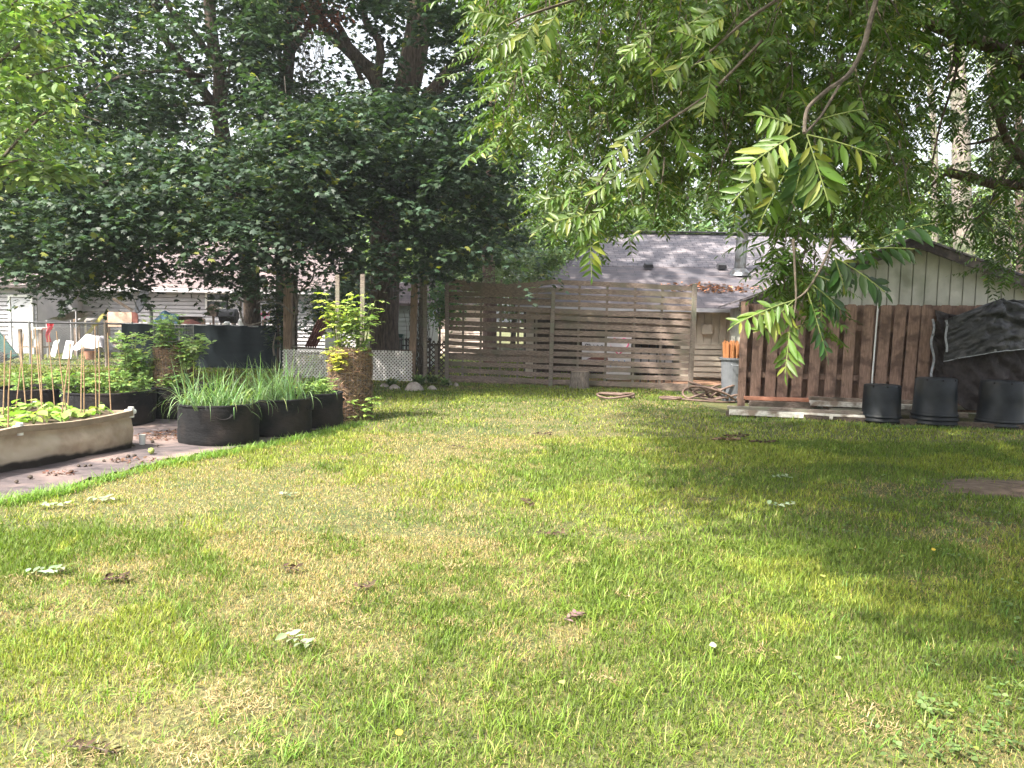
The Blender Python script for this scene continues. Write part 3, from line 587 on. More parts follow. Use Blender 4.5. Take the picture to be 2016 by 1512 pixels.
def scr(u, v):
    x = bx_+(cx_-bx_)*u; return Vector((x, FD-.04+.03*math.sin(u*41)*v+.02*math.sin(u*13+3*v), .03+(FT-.03+.012*math.sin(u*60)+.01*math.sin(u*23))*v))
MB().sheet(scr, 70, 8).build('screen', 'screen', o, smooth=True)
MB().tube([(bx_, FD, FT+.012), (cx_, FD, FT-.02)], .022, 8).build('top_rail', 'galv', o)
for px in (262, 355, 460, 552): x, _ = XZ(px, 700, FD); MB().tube([(x, FD, 0), (x, FD, FT+.05)], .03, 8).build('post', 'galv', o)
# ================================================================== neighbours' deck and clutter
DD = 27.0
def X(px, d=DD): return XZ(px, 640, d)[0]
def Z(py, px=250, d=DD): return P(px, py, d).z
o = thing('deck', 'raised wooden deck with pale railing in front of the white neighbour house', 'deck', (X(250), DD+1, 0))
dk = MB().box(((X(145)+X(520))/2, DD+1.4, .34), (X(520)-X(145), 2.8, .12)); dk.build('platform', 'plank', o)
MB().beam((X(150), DD, 1.32), (X(345), DD, 1.32), .05, .09).beam((X(400), DD, 1.32), (X(520), DD, 1.28), .05, .09).build('rail', 'siding_white', o)
MB().beam((X(150), DD, .50), (X(520), DD, .50), .05, .09).build('rail', 'plank', o)
for px in (149, 212, 268, 345, 400, 460, 520): MB().box((X(px), DD, .75), (.12, .12, 1.42 if px < 400 else 1.3)).build('post', 'cedar', o)
for i in range(30):
    px = 156+i*12.3
    if 212 < px < 262 or 345 < px < 400: continue
    MB().box((X(px), DD-.0, .90), (.045, .045, .80)).build('baluster', 'cream_wood' if i % 3 else 'plank', o)
def one(mb, name, mat, label, cat, loc, group=None, smooth=False):
    return tag(base(mb.build(name, mat, smooth=smooth), loc), label, cat, group)
one(MB().box((X(239), DD-.09, Z(629)), (.84, .03, .52)), 'plywood_panel', 'plywood', 'bare pinkish plywood panel fixed to the pale deck railing', 'panel', (X(239), DD-.09, Z(643)))
one(MB().box((X(267.5), DD-.08, Z(630)), (.22, .03, .55)), 'red_board', 'rust_paint', 'narrow brick red panel next to the pinkish plywood panel', 'panel', (X(267), DD-.08, Z(643)))
for k, (pa, pb, lab, mt, w_) in enumerate((((128, 594), (150, 618), 'short white board sticking up above the corner deck post', 'siding_white', .09), ((146, 645), (175, 616), 'long white board leaning across the deck corner', 'siding_white', .12), ((172, 658), (208, 614), 'yellow ladder leaning against the deck railing', 'yellow', .20), ((222, 588), (262, 612), 'grey weathered pole slanting down to the satellite dish', 'plank', .09))):
    a = P(pa[0], pa[1], DD-.35-.1*k); b_ = P(pb[0], pb[1], DD-.2-.1*k)
    if k == 2:
        mb = MB(); d_ = Vector((.09, 0, .06)); mb.beam(a-d_, b_-d_, .03, .05).beam(a+d_, b_+d_, .03, .05)
        for i in range(7): q = a.lerp(b_, .08+i*.14); mb.beam(q-d_, q+d_, .03, .03)
    else: mb = MB().beam(a, b_, .04, w_)
    one(mb, ('board', 'board', 'ladder', 'pole')[k], mt, lab, ('board', 'board', 'ladder', 'pole')[k], a)
# satellite dish on a pole
dp = P(286, 592, 24.0); o = thing('satellite_dish', 'big black satellite dish tilted on a pole above the dark windscreen', 'satellite dish', (dp.x, 24, 0))
rt = Matrix.Rotation(R(-30), 3, 'Y') @ Matrix.Rotation(R(70), 3, 'X') @ Matrix.Rotation(R(0), 3, 'Z')
dish = MB(); prof = [(.001+.44*i/8, .10*(i/8)**2) for i in range(9)]; dish.lathe((0, 0, 0), prof, 28, .85, 1.05)
rt = Vector((-.62, -.70, .34)).to_track_quat('Z', 'Y').to_matrix()
dish.v = [dp+rt @ v for v in dish.v]; dish.build('dish', 'dark_metal', o, smooth=True, solid=.02)
MB().tube([(dp.x+.13, 24.1, 0), (dp.x+.13, 24.1, dp.z-.3), (dp.x+.05, 24.05, dp.z-.08)], .05, 10).build('pole', 'galv', o)
f_ = dp+rt @ Vector((0, 0, .42)); MB().tube([dp+rt @ Vector((0, -.38, .08)), f_], .018, 6).tube([f_, f_+rt @ Vector((0, 0, .12))], .05, 8).tube([dp+rt @ Vector((.2, .2, .05)), f_], .010, 6).build('feed_arm', 'pipe_metal', o)
# kennel with black cover
k0, k1 = X(92, 25.5), X(150, 25.5); o = thing('dog_kennel', 'wire kennel with a sagging black cover beside the deck corner', 'kennel', ((k0+k1)/2, 25.5, 0))
zt0, zt1 = P(92, 630, 25.5).z, P(150, 612, 25.5).z
MB().sheet(lambda u, v: Vector((k0+(k1-k0)*u, 25.5+1.4*v, zt0+(zt1-zt0)*u-.12*math.sin(math.pi*u)*math.sin(math.pi*v)+.02*math.sin(9*u+7*v))), 14, 10).build('cover', 'tarp', o, smooth=True)
MB().tube([(k0, 25.5, zt0-.08), (k1, 25.5, zt0-.08)], .02, 6).tube([(k0, 25.5, 0), (k0, 25.5, zt0)], .02, 6).tube([(k1, 25.5, 0), (k1, 25.5, zt1)], .02, 6).tube([(k0, 26.9, 0), (k0, 26.9, zt0)], .02, 6).tube([(k1, 26.9, 0), (k1, 26.9, zt1)], .02, 6).build('frame', 'siding_white', o)
mm = MB(); x = k0
while x < k1:
    for sg in (0, 1): mm.tube([(x+(.05 if (k+sg) % 2 else -.05), 25.5, .05+k*.05) for k in range(int((zt0-.12)/.05))], .004, 3, False)
    x += .1
mm.build('mesh', 'galv', o)
def drape(c, w_, h, dpt, seed, amp=.08, drop=.25):
    rr = random.Random(seed); ph = [rr.uniform(0, 6) for _ in range(8)]; mb = MB()
    def fn(u, v):
        a = (u-.5)*2; b_ = (v-.5)*2; edge = max(abs(a), abs(b_)); z = h*(1-.30*edge**2)-drop*max(0, edge-.6)*2
        z += amp*(math.sin(6*u+ph[0])*math.sin(5*v+ph[1])+.5*math.sin(13*u+ph[2]+3*v)+.35*math.sin(23*v+ph[3]+5*u))
        return Vector((c[0]+a*w_/2*(1+.05*math.sin(9*v+ph[4])), c[1]+b_*dpt/2, c[2]+max(z, .02)))
    return mb.sheet(fn, 26, 18)
c = P(185, 705, 23.6); one(drape((c.x, 23.6, .30), 1.05, .52, .8, 3, .07), 'white_sheet', 'white_cloth', 'crumpled whitish sheet over a heap behind the chain link fence', 'sheet', (c.x, 23.6, .25), smooth=True)
c = P(181, 708, 23.3); one(MB().lathe((c.x, 23.2, .12), [(.10, 0), (.13, .05), (.17, .26), (.18, .27), (.16, .27), (.13, .2), (.02, .18)], 18), 'orange_tub', 'terracotta', 'orange tub on the grass below the crumpled sheet', 'tub', (c.x, 23.2, .12))
c = P(98, 655, 24.6); one(MB().sheet(lambda u, v: Vector((c.x-.12+.24*u*(1-.5*v)+.03*math.sin(8*v), 24.6+.05*math.sin(9*u+4*v), c.z+.32-.62*v)), 8, 12), 'red_cloth', 'red_cloth', 'small red cloth hanging from the kennel corner post', 'cloth', c, smooth=True)
# table with jugs
t0, t1 = X(46, 24.8), X(92, 24.8); o = thing('yard_table', 'rough brown table behind the chain link fence, below the white door', 'table', ((t0+t1)/2, 24.8, 0))
MB().box(((t0+t1)/2, 24.8, 1.02), (t1-t0+.1, .7, .05)).build('table_top', 'cream_wood', o)
MB().box(((t0+t1)/2, 24.8, .42), (t1-t0, .6, .04)).build('shelf', 'plank', o)
for x in (t0+.05, t1-.05): MB().box((x, 24.55, .5), (.09, .09, 1.0)).build('leg', 'plank', o)
for k, (x, lab) in enumerate(((t0+.25, 'milky plastic jug on the table shelf, left one'), (t0+.50, 'milky plastic jug on the table shelf, right one'))):
    one(MB().lathe((x, 24.7, .44), [(.02, 0), (.10, .01), (.11, .2), (.05, .30), (.03, .36), (.002, .36)], 14), 'jug', 'jug', lab, 'jug', (x, 24.7, .44), 'jugs on the yard table')
# leaning frame & grey sheet
a = P(120, 700, 24.0); one(MB().slab([P(122, 706, 24), P(140, 706, 24.0), P(145, 672, 24.3), P(130, 670, 24.3)], (0, .03, 0)), 'window_frame_panel', 'siding_white', 'white framed panel leaning by the crumpled sheet', 'panel', a)
one(MB().slab([P(98, 700, 24.3), P(108, 704, 24.3), P(118, 668, 24.5), P(106, 672, 24.5)], (0, .03, 0)), 'grey_panel', 'siding_grey', 'grey slanted sheet leaning against the kennel', 'panel', P(98, 700, 24.3))
# wheelbarrow-like green slide at the far left
one(MB().slab([P(-30, 640, 23.2), P(-4, 650, 23.2), P(34, 700, 23.0), P(4, 708, 23.0)], (0, .12, -.06)), 'green_slide', 'green_plastic', 'dark green plastic slide at the far left edge behind the chain link', 'slide', P(4, 706, 23.1))
c = P(20, 712, 23.1); one(MB().tube([(c.x-.2, 22.9, .17), (c.x-.2, 23.0, .17)], .17, 16).tube([(c.x-.2, 22.9, .17), (c.x+.1, 22.9, .3), (c.x+.3, 22.9, .3)], .02, 6), 'cart_wheel', 'dark_metal', 'dark cart wheel with a rod lying below the green slide', 'wheel', (c.x, 23, 0))
# blue cover, dark planter, brown dome, smoker grill, small roofed box
c = P(318, 650, 25.5); one(MB().sheet(lambda u, v: Vector((X(290, 25.5)+(X(350, 25.5)-X(290, 25.5))*(u**(1+.2*v)), 25.5+.5*v, .9+(.75*math.sin(math.pi*min(1, u*.62+.1)))*(1-.15*v)+.05*math.sin(14*u+3*v)-(.75*(1-v) if v < .15 else 0))), 18, 12), 'blue_cover', 'blue_tarp', 'crumpled dark blue plastic cover behind the windscreen', 'cover', (c.x, 25.5, .6), smooth=True)
c = P(368, 625, 26.0); one(MB().lathe((c.x, 26.2, .85), [(.25, 0), (.30, .1), (.42, .62), (.45, .62), (.40, .6), (.3, .55), (.002, .55)], 20), 'dark_planter', 'dark_wood', 'dark tub shaped planter standing on the deck rail', 'planter', (c.x, 26.2, .85))
c = P(372, 640, 25.0); one(MB().sheet(lambda u, v: Vector((X(335, 25)+(X(405, 25)-X(335, 25))*u, 25+1.0*v, .75+.66*math.sin(math.pi*(.08+.84*u))**.8*(1-.3*v)-(.7 if v < .05 else 0))), 20, 8), 'brown_cover', 'rust_paint', 'low rusty brown dome shaped cover just above the windscreen', 'cover', (c.x, 25, .7), smooth=True)
o = thing('smoker_grill', 'dark barrel smoker grill above the windscreen, left of the second trunk', 'grill', (X(449, 26), 26, 0))
g0, g1, gzc = X(433, 26), X(468, 26), P(450, 622, 26).z
MB().tube([(g0, 26, gzc), (g0+.04, 26, gzc), (g1-.04, 26, gzc), (g1, 26, gzc)], [.16, .24, .24, .16], 18).build('barrel', 'dark_metal', o)
MB().tube([(g0+.25, 26, gzc+.1), (g0+.25, 26, gzc+.55)], .045, 8).build('chimney', 'dark_metal', o)
for x in (g0+.06, g1-.06): MB().tube([(x, 25.85, 0), (x, 25.95, gzc-.1)], .025, 6).build('leg', 'dark_metal', o)
MB().box(((g0+g1)/2, 25.72, gzc-.02), (g1-g0, .22, .03)).build('shelf', 'dark_metal', o)
c = P(420, 615, 26); one(MB().box((c.x, 26, c.z-.02), (.30, .3, .22)).slab([(c.x-.22, 25.8, c.z+.08), (c.x, 25.8, c.z+.28), (c.x+.22, 25.8, c.z+.08)], (0, .4, 0)).box((c.x, 26, (c.z-.13)/2), (.06, .06, c.z-.13)), 'birdhouse', 'plank', 'small peaked wooden birdhouse on a stick beside the smoker', 'birdhouse', (c.x, 26, 0))
for k, (px, py) in enumerate(((447, 640), (475, 636), (492, 640))):
    c = P(px, py, 25.2); one(MB().lathe((c.x, 25.2, c.z-.12), [(.03, 0), (.09, .01), (.10, .2), (.06, .24), (.002, .24)], 12), 'white_bucket', 'jug', ('white bucket under the smoker grill', 'white bucket between smoker and the second trunk', 'white bucket at the foot of the second trunk')[k], 'bucket', (c.x, 25.2, c.z-.12), 'white buckets on the deck edge')
c = P(521, 619, 27); one(MB().box((c.x, 27, c.z), (.36, .04, .11)).box((c.x, 27, c.z/2), (.04, .03, c.z)), 'pink_sign', 'pink', 'tiny pink sign on a stick between trunk and cedar post', 'sign', (c.x, 27, 0))
# ================================================================== arbor, lattice, posts
def lattice(name, px0, px1, d0, d1, z0a, z0b, z1, label, mat='lattice', pitch=.062, w_=.028, cut=None, parent=None, thick=.008):
    a = P(px0, 700, d0); b_ = P(px1, 700, d1); a.z = b_.z = 0; L_ = (b_-a).length; d = (b_-a).normalized(); nn = Vector((d.y, -d.x, 0)); H = z1
    mb = MB()
    def pt(u, z, s): return a+d*u+nn*s+Vector((0, 0, z))
    def zlo(u): return z0a+(z0b-z0a)*u/L_
    k = -H
    diag = []
    for sg in (1, -1):
        c = -H-.2
        while c < L_+H+.2:
            # line u = c + sg*z ; clip to panel
            zs_ = [i*.01 for i in range(int(H/.01)+1)]; seg = [z for z in zs_ if 0 <= c+sg*z <= L_ and z >= zlo(c+sg*z)]
            if len(seg) > 3:
                z0_, z1_ = seg[0], seg[-1]; mb.beam(pt(c+sg*z0_, z0_, .004*sg), pt(c+sg*z1_, z1_, .004*sg), w_, thick, nn)
            c += pitch*1.414
    o_ = mb.build(name, mat, parent)
    if parent is None: tag(base(o_, a), label, 'lattice panel')
    return o_
lz = lambda py, px, d: P(px, py, d).z
lattice('lattice_panel', 556, 646, 19.2, 18.9, -.02, -.12, lz(689, 600, 19), 'white diamond lattice panel below the cedar post, left of the front straw tower')
lattice('lattice_panel', 724, 812, 18.7, 18.5, -.02, -.02, lz(690, 760, 18.6), 'white diamond lattice panel between straw tower and paired posts')
q = P(686, 672, 13.2); lattice('lattice_panel', 668, 703, 13.2, 13.2, .30, .30, lz(654, 686, 13.2), 'small upright white lattice piece just behind the front straw tower', pitch=.055, w_=.026)
def rail(pa, pb, d, w_, h_, name, mat, label, cat='rail'):
    a = P(*pa, d); b_ = P(*pb, d); mb = MB().beam(a, b_, w_, h_)
    for q in (a, b_): mb.beam((q.x, d+.05, -.02), (q.x, d+.05, q.z), .07, .07, (1, 0, 0))
    return one(mb, name, mat, label, cat, (a.x, d, 0))
rail((575, 683), (648, 688), 19.5, .14, .04, 'handrail', 'gray_wood', 'grey rail board on posts right behind the left lattice panel')
rail((728, 688), (806, 690), 19.1, .12, .04, 'handrail', 'dark_wood', 'dark rail board on posts behind the lattice panel near the big trunk')
def post(px, pb, pt_, d, w_, mat, label, lean=0.0, top=None, name='wooden_post', group=None):
    b_ = P(px, pb, d); t_ = P(px+lean, pt_, d); b_.z = -.03; t_.y = d
    return one(MB().beam(b_, t_, w_, w_, (0, 1, 0), 4, 0, .003), name, mat, label, 'post', b_, group)
post(566, 742, 538, 19.5, .19, 'cedar', 'thick cedar post with tangled bare vine behind the left lattice', 2)
post(579, 742, 540, 20.1, .13, 'dark_wood', 'thinner dark post directly behind the thick cedar post', 1)
post(811, 740, 545, 18.75, .155, 'cedar', 'left post of the tall pair beside the lattice, light brown', 6)
post(829, 742, 545, 19.0, .10, 'gray_wood', 'middle grey post of the tall pair, thin with dead vines', 1)
post(837, 742, 543, 18.6, .085, 'gray_wood', 'right thin post of the tall pair, nearest the slat fence', 1)
post(664, 800, 541, 12.0, .060, 'gray_wood', 'left tall stake rising out of the leafy straw tower', 1, name='wooden_stake')
post(712, 800, 540, 12.0, .066, 'gray_wood', 'right tall stake rising out of the leafy straw tower', 2, name='wooden_stake')
# dead vines in the pair of posts and on the cedar post
def vines(name, n, box, d, label, r0=.006, mat='twig'):
    mb = MB(); x0, y0, x1, y1 = box
    for _ in range(n):
        a = P(random.uniform(x0, x1), y1, d+random.uniform(-.12, .12)); pts = [a]; 
        for k in range(7): a = a+Vector((random.uniform(-.10, .10), random.uniform(-.03, .03), (P(x0, y0, d).z-P(x0, y1, d).z)/7*random.uniform(.5, 1.1))); pts.append(a)
        limb3(mb, pts, r0, r0*.5, 5, 0, 2)
    return one(mb, name, mat, label, 'vine', P((x0+x1)/2, y1, d))
vines('dead_vine', 26, (816, 560, 834, 738), 18.9, 'tangle of dead brown vines climbing between the paired posts', .009)
mb = MB()
for pts in ([(588, 612, 19.3), (578, 618, 19.2), (556, 600, 19.2), (534, 592, 19.1), (522, 574, 19.1), (506, 552, 19.1)], [(534, 592, 19.1), (520, 590, 19.1), (505, 597, 19)], [(506, 552, 19.1), (500, 530, 19), (514, 510, 19.1), (522, 500, 19)], [(506, 552, 19.1), (490, 555, 19), (488, 540, 19), (498, 524, 19)], [(578, 680, 19.3), (578, 640, 19.3), (584, 605, 19.2), (590, 575, 19.1), (600, 558, 19)], [(590, 575, 19.1), (615, 550, 19), (618, 520, 19)], [(584, 605, 19.2), (575, 560, 19), (560, 552, 19)], [(472, 608, 19.6), (478, 632, 19.4), (488, 640, 19.4), (508, 636, 19.3), (528, 630, 19.3)], [(472, 608, 19.6), (474, 596, 19.6), (468, 585, 19.6)], [(536, 560, 19.1), (520, 574, 19.1)], [(540, 700, 19.2), (538, 680, 19.2), (543, 655, 19.1)]):
    limb(mb, pts, .032, .012, 6, .05)
one(mb, 'bare_vine', 'bark_pale', 'pale bare woody vine curling round the thick cedar post', 'vine', P(578, 680, 19.3))
# low dark lattice and rail right of the post pair
a0, a1 = 841, 880
o = thing('porch_rail', 'short dark railing with lattice joining the post pair to the slat fence', 'railing', P(860, 740, 18.8))
o.location.z = 0
MB().beam(P(a0, 679, 18.8), P(a1, 678, 18.8), .10, .04).build('rail', 'dark_wood', o)
lattice('lattice', a0, a1, 18.85, 18.85, .0, .0, .98, '', 'dark_wood', .09, .03, parent=o)
MB().beam(P(859, 748, 18.8), P(859, 680, 18.8), .07, .07, (0, 1, 0)).build('post', 'gray_wood', o)
# black finial fence, green bin, brown leaning boards (chair)
o = thing('finial_fence', 'low black metal fence with spear tips near the grey shed', 'fence', P(792, 720, 22)); o.location.z = 0
for px in (785, 790, 800, 806, 846): 
    b_ = P(px, 700, 22); t_ = P(px, 664, 22); MB().tube([(b_.x, 22, 0), (b_.x, 22, t_.z-.1), (b_.x, 22, t_.z-.06), (b_.x, 22, t_.z)], [.03, .03, .06, .004], 8).build('spear', 'dark_metal', o)
MB().beam((P(780, 700, 22).x, 22, .75), (P(852, 700, 22).x, 22, .75), .03, .04).build('rail', 'dark_metal', o)
c = P(783, 672, 23); one(MB().box((c.x, 23, .5), (.30, .3, 1.0), taper=1.1).box((c.x, 23, 1.03), (.36, .36, .06)), 'green_bin', 'green_plastic', 'dark green bin between the big trunk and grey shed', 'bin', (c.x, 23, 0))
c = P(620, 680, 20.8); o = thing('slanted_chair', 'brown slatted wooden chair with steep back behind the left lattice', 'chair', (c.x, 20.8, 0))
for i in range(5): MB().beam(P(602+i*4.6, 683, 20.6-.02*i), P(627+i*5.5, 627+abs(i-2)*1.2, 21.2), .02, .075).build('back_slat', 'rust_paint', o)
MB().box((c.x+.05, 20.5, .55), (.6, .5, .05)).build('seat', 'rust_paint', o)
for s_ in (-1, 1): MB().box((c.x+.05+.27*s_, 20.35, .28), (.06, .06, .55)).build('leg', 'rust_paint', o)
# ================================================================== beige bed with canes
bA = Vector((-4.21, 8.44, 0)); E1 = Vector((-.286, -.958, 0)); E2 = Vector((-.958, .286, 0)); BL = 2.9; BW = 1.35; BH = .45
o = thing('raised_bed', 'long beige fabric raised bed at the left edge with bean canes', 'raised bed', bA+E1*BL/2+E2*BW/2)
BED = o
def side(p, d1, L_, out, sag=.03, hem=.055):
    def fn(u, v):
        bulge = .055*math.sin(math.pi*min(1, v*1.15))*(.6+.4*math.sin(u*L_*3))+.05*(float(vnoise(np.array(u*L_*5-v*2.2+3), np.array(v*2.2+u*L_*1.4), 91, 1.0, 3))-.5)*math.sin(math.pi*min(1, v*1.1))+.02*(float(vnoise(np.array(u*L_*17-v*6), np.array(v*5.), 92, 1.0, 2))-.5)
        top = BH-sag*math.sin(math.pi*min(1, max(0, (u*L_ % 1.37)/1.37)))-hem
        return p+d1*(u*L_)+out*(bulge-.02*(1-v))+Vector((0, 0, -.01+(top+.01)*v))
    return fn
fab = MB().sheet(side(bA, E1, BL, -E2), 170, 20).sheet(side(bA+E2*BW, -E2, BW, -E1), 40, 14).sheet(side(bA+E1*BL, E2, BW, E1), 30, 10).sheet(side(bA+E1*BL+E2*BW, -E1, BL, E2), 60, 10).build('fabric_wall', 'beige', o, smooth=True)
hm = MB()
for p, d1, L_, out in ((bA, E1, BL, -E2), (bA, E2, BW, -E1), (bA+E2*BW, E1, BL, E2), (bA+E1*BL, E2, BW, E1)):
    pts = [p+d1*(i/24*L_)+out*.004+Vector((0, 0, BH-.03-.03*math.sin(math.pi*((i/24*L_ % 1.37)/1.37)))) for i in range(25)]
    for i in range(24): hm.beam(pts[i], pts[i+1], .055, .06)
hm.build('hem', 'beige_hem', o)
MB().sheet(lambda u, v: bA+E1*(.03+u*(BL-.06))+E2*(.03+v*(BW-.06))+Vector((0, 0, .385+.03*vnoise(np.array(u*9.), np.array(v*5.), 2))), 50, 26).build('soil', 'soil', o, smooth=True)
for q in (bA+Vector((0, 0, BH-.02)), bA+E1*1.37+Vector((0, 0, BH-.03)), bA+E2*BW+Vector((0, 0, BH-.02)), bA+E2*BW+E1*1.37+Vector((0, 0, BH-.03))):
    MB().tube([q+E1*.05, q-E1*.05], .028, 14).tube([q+Vector((0, 0, -.06)), q+Vector((0, 0, .055))], .030, 14).tube([q, q+E2*.07], .028, 14).build('pipe_fitting', 'white_pvc', o, smooth=False)
jg = bA+Vector((.03, .18, .0)); one(MB().lathe(jg+Vector((0, 0, .03)), [(.02, 0), (.03, .01), (.034, .07), (.036, .12), (.002, .12)], 14), 'plastic_cup', 'jug', 'milky plastic cup at the far foot of the beige bed', 'cup', jg)
canes = [((5, 820), (9, 660)), ((30, 797), (47, 655)), ((52, 807), (38, 652)), ((61, 797), (62, 650)), ((86, 830), (69, 645)), ((83, 787), (76, 672)), ((107, 787), (95, 660)), ((134, 825), (111, 652)), ((118, 827), (139, 677)), ((132, 807), (137, 677)), ((159, 820), (161, 677)), ((165, 822), (164, 682)), ((189, 815), (187, 642)), ((195, 812), (194, 670)), ((219, 812), (212, 655)), ((15, 850), (22, 690))]
NTH = ['leftmost', 'second', 'third', 'fourth', 'fifth', 'sixth', 'seventh', 'eighth', 'ninth', 'tenth', 'eleventh', 'twelfth', 'thirteenth', 'fourteenth', 'fifteenth', 'rightmost']; canes.sort(key=lambda q: q[1][0])
for k, (b_, t_) in enumerate(canes):
    z0 = .40; v = ray(*b_); kk = (z0-EYE)/v.z; q = Vector((v.x*kk, v.y*kk, z0-.08)); tt = P(t_[0], t_[1], q.y+random.uniform(-.12, .12))
    md_ = q.lerp(tt, .5)+Vector((random.uniform(-.01, .01), 0, 0))
    ob = MB().tube([q, md_, tt], [.0065, .006, .005], 6).build('bamboo_cane', 'bamboo')
    base(ob, q); tag(ob, 'thin tan cane in the beige bed, '+NTH[k]+' by its top'+('' if k in (0, 15) else ' counted from the left'), 'cane', 'thin canes standing in the beige bed')
# ================================================================== grow bags
def growbag(c, r_, h_, label, seed, sx=1.0, sy=1.0):
    c = Vector(c); c.z = float(gz(c.x, c.y)); o = thing('grow_bag', label, 'grow bag', c, 'black felt grow bags')
    prof = [(r_*.93, 0), (r_*.985, .05), (r_*1.0, h_*.35), (r_*1.0, h_*.7), (r_*.995, h_-.02), (r_*1.0, h_), (r_*.965, h_+.004), (r_*.95, h_-.05), (r_*.94, h_-.12)]
    bw = MB(); bw.lathe(c, [(prof[0][0], 0), (r_*.985, .03)]+[(r_*1.0, .03+(h_-.06)*k/12) for k in range(1, 13)]+prof[4:], 72, sx, sy, .008, seed)
    for i, v in enumerate(bw.v):
        q = v-c; rr = math.hypot(q.x, q.y); an = math.atan2(q.y, q.x); am = math.sin(math.pi*min(1, max(0, q.z/h_)))
        f = 1+.05*am*(float(vnoise(np.array(an*2.2+20), np.array(q.z*22+an*1.5), 60+seed, 1.0, 3))-.5)/r_*.45; bw.v[i] = Vector((c.x+q.x*f, c.y+q.y*f, v.z))
    bw.build('fabric_wall', 'black_felt', o, smooth=True)
    rr = random.Random(seed); mb = MB(); ring = [c+Vector((0, 0, h_-.07))]; n = 30
    vs = [c+Vector((0, 0, h_-.06))]; fs = []
    for k, q in enumerate((.5, .985)):
        for i in range(n): a = 2*math.pi*i/n; vs.append(c+Vector((math.cos(a)*r_*.955*q*sx, math.sin(a)*r_*.955*q*sy, h_-.075+rr.uniform(-.012, .012))))
    fs += [(0, 1+i, 1+(i+1) % n) for i in range(n)]+[(1+i, 1+n+i, 1+n+(i+1) % n, 1+(i+1) % n) for i in range(n)]
    mb.add(vs, fs).build('soil', 'soil', o, smooth=True)
    mb = MB().tube([c+Vector((math.cos(a)*(r_*1.004)*sx, math.sin(a)*(r_*1.004)*sy, h_-.012)) for a in [2*math.pi*i/56 for i in range(57)]], .007, 5, False).build('rim_seam', 'black_felt', o)
    for a in (seed*.9-2.0, seed*.9+1.14):
        q = c+Vector((math.cos(a)*r_*sx, math.sin(a)*r_*sy, h_-.10)); tn = Vector((-math.sin(a), math.cos(a), 0)); ou = Vector((math.cos(a), math.sin(a), 0))
        mb = MB()
        for i in range(8):
            t0_, t1_ = i/8*math.pi, (i+1)/8*math.pi
            mb.beam(q+tn*.09*math.cos(t0_)+ou*(.012+.02*math.sin(t0_))-Vector((0, 0, .05*math.sin(t0_))), q+tn*.09*math.cos(t1_)+ou*(.012+.02*math.sin(t1_))-Vector((0, 0, .05*math.sin(t1_))), .03, .006)
        mb.build('handle', 'black_felt', o)
    return o
BAGS = {}
BAGS['f1'] = growbag((-3.48, 9.07, 0), .455, .485, 'round black grow bag of long onion leaves, nearest the lawn edge', 1)
BAGS['f2'] = growbag((-3.02, 9.83, 0), .43, .485, 'middle black grow bag of the row along the lawn edge', 2)
BAGS['f3'] = growbag((-2.74, 10.55, 0), .40, .485, 'black grow bag right beside the front straw tower', 3)
BAGS['b1'] = growbag((-6.7, 10.8, 0), .52, .45, 'black grow bag behind the canes, far left of the back row', 4)
BAGS['b2'] = growbag((-5.53, 10.5, 0), .58, .465, 'wide black grow bag of low leafy plants behind the beige bed', 5)
BAGS['b3'] = growbag((-4.98, 11.5, 0), .56, .48, 'black grow bag holding the rear straw tower', 6)
# ================================================================== straw towers
def tower(c, r_, h_, wire, label, z0=0.0):
    c = Vector(c); o = thing('straw_tower', label, 'planter', c, 'wire planting towers stuffed with straw')
    MB().lathe(c+Vector((0, 0, z0)), [(r_*.97, 0)]+[(r_*(.965+.02*math.sin(i*2.3)), h_*i/12) for i in range(1, 12)]+[(r_*.9, h_), (r_*.5, h_+.02), (.01, h_+.03)], 40, wob=.02, seed=4).build('straw_core', 'straw', o, smooth=True)
    n = int(5200*(r_/.3)*(h_/.95)); a = rng.random(n)*6.283; z = rng.random(n)**.95*h_; rad = r_*rng.uniform(.95, 1.05, n)
    top = rng.random(n) < .15; z = np.where(top, h_+rng.uniform(0, .05, n), z); rad = np.where(top, r_*np.sqrt(rng.random(n)), rad)
    pos = np.stack([c.x+np.cos(a)*rad, c.y+np.sin(a)*rad, c.z+z0+z], 1)
    tn = np.stack([-np.sin(a), np.cos(a), rng.normal(0, .9, n)], 1)*rng.choice([-1, 1], (n, 1)); tn += rng.normal(0, .22, (n, 3))
    ou = np.stack([np.cos(a), np.sin(a), rng.normal(0, .4, n)], 1); A, B, C = frames(tn, ou); L_ = rng.uniform(.05, .17, n)[:, None]; wd_ = rng.uniform(.0025, .005, n)[:, None]
    T = [(-1, 0, 0), (1, 0, 0), (1, .5, .05), (-1, .5, .05), (0.6, 1, -.02), (-.6, 1, -.02)]; F = [(0, 1, 2, 3), (3, 2, 4, 5)]
    inst_mesh('straw', T, F, pos-B*L_*.5, A*wd_, B*L_, C*L_, leafcol(n, (.20, .128, .085), .45, .22, (.34, .25, .15)), 'straw_blade', o)
    wm = MB(); zz = 0; tot = h_+wire
    while zz < tot:
        wm.tube([c+Vector((math.cos(q)*r_*1.03, math.sin(q)*r_*1.03, z0+zz)) for q in [2*math.pi*i/32 for i in range(33)]], .0022, 3, False); zz += .10
    for i in range(36): q = 2*math.pi*i/36; wm.tube([c+Vector((math.cos(q)*r_*1.03, math.sin(q)*r_*1.03, z0)), c+Vector((math.cos(q)*r_*1.03, math.sin(q)*r_*1.03, z0+tot))], .0022, 3, False)
    wm.build('wire_cage', 'galv', o); return o
TW1 = Vector((-2.42, 11.45, 0)); TW2 = Vector((-5.05, 11.45, 0))
tower(TW1, .315, .985, .02, 'front straw stuffed wire tower at the end of the grow bags')
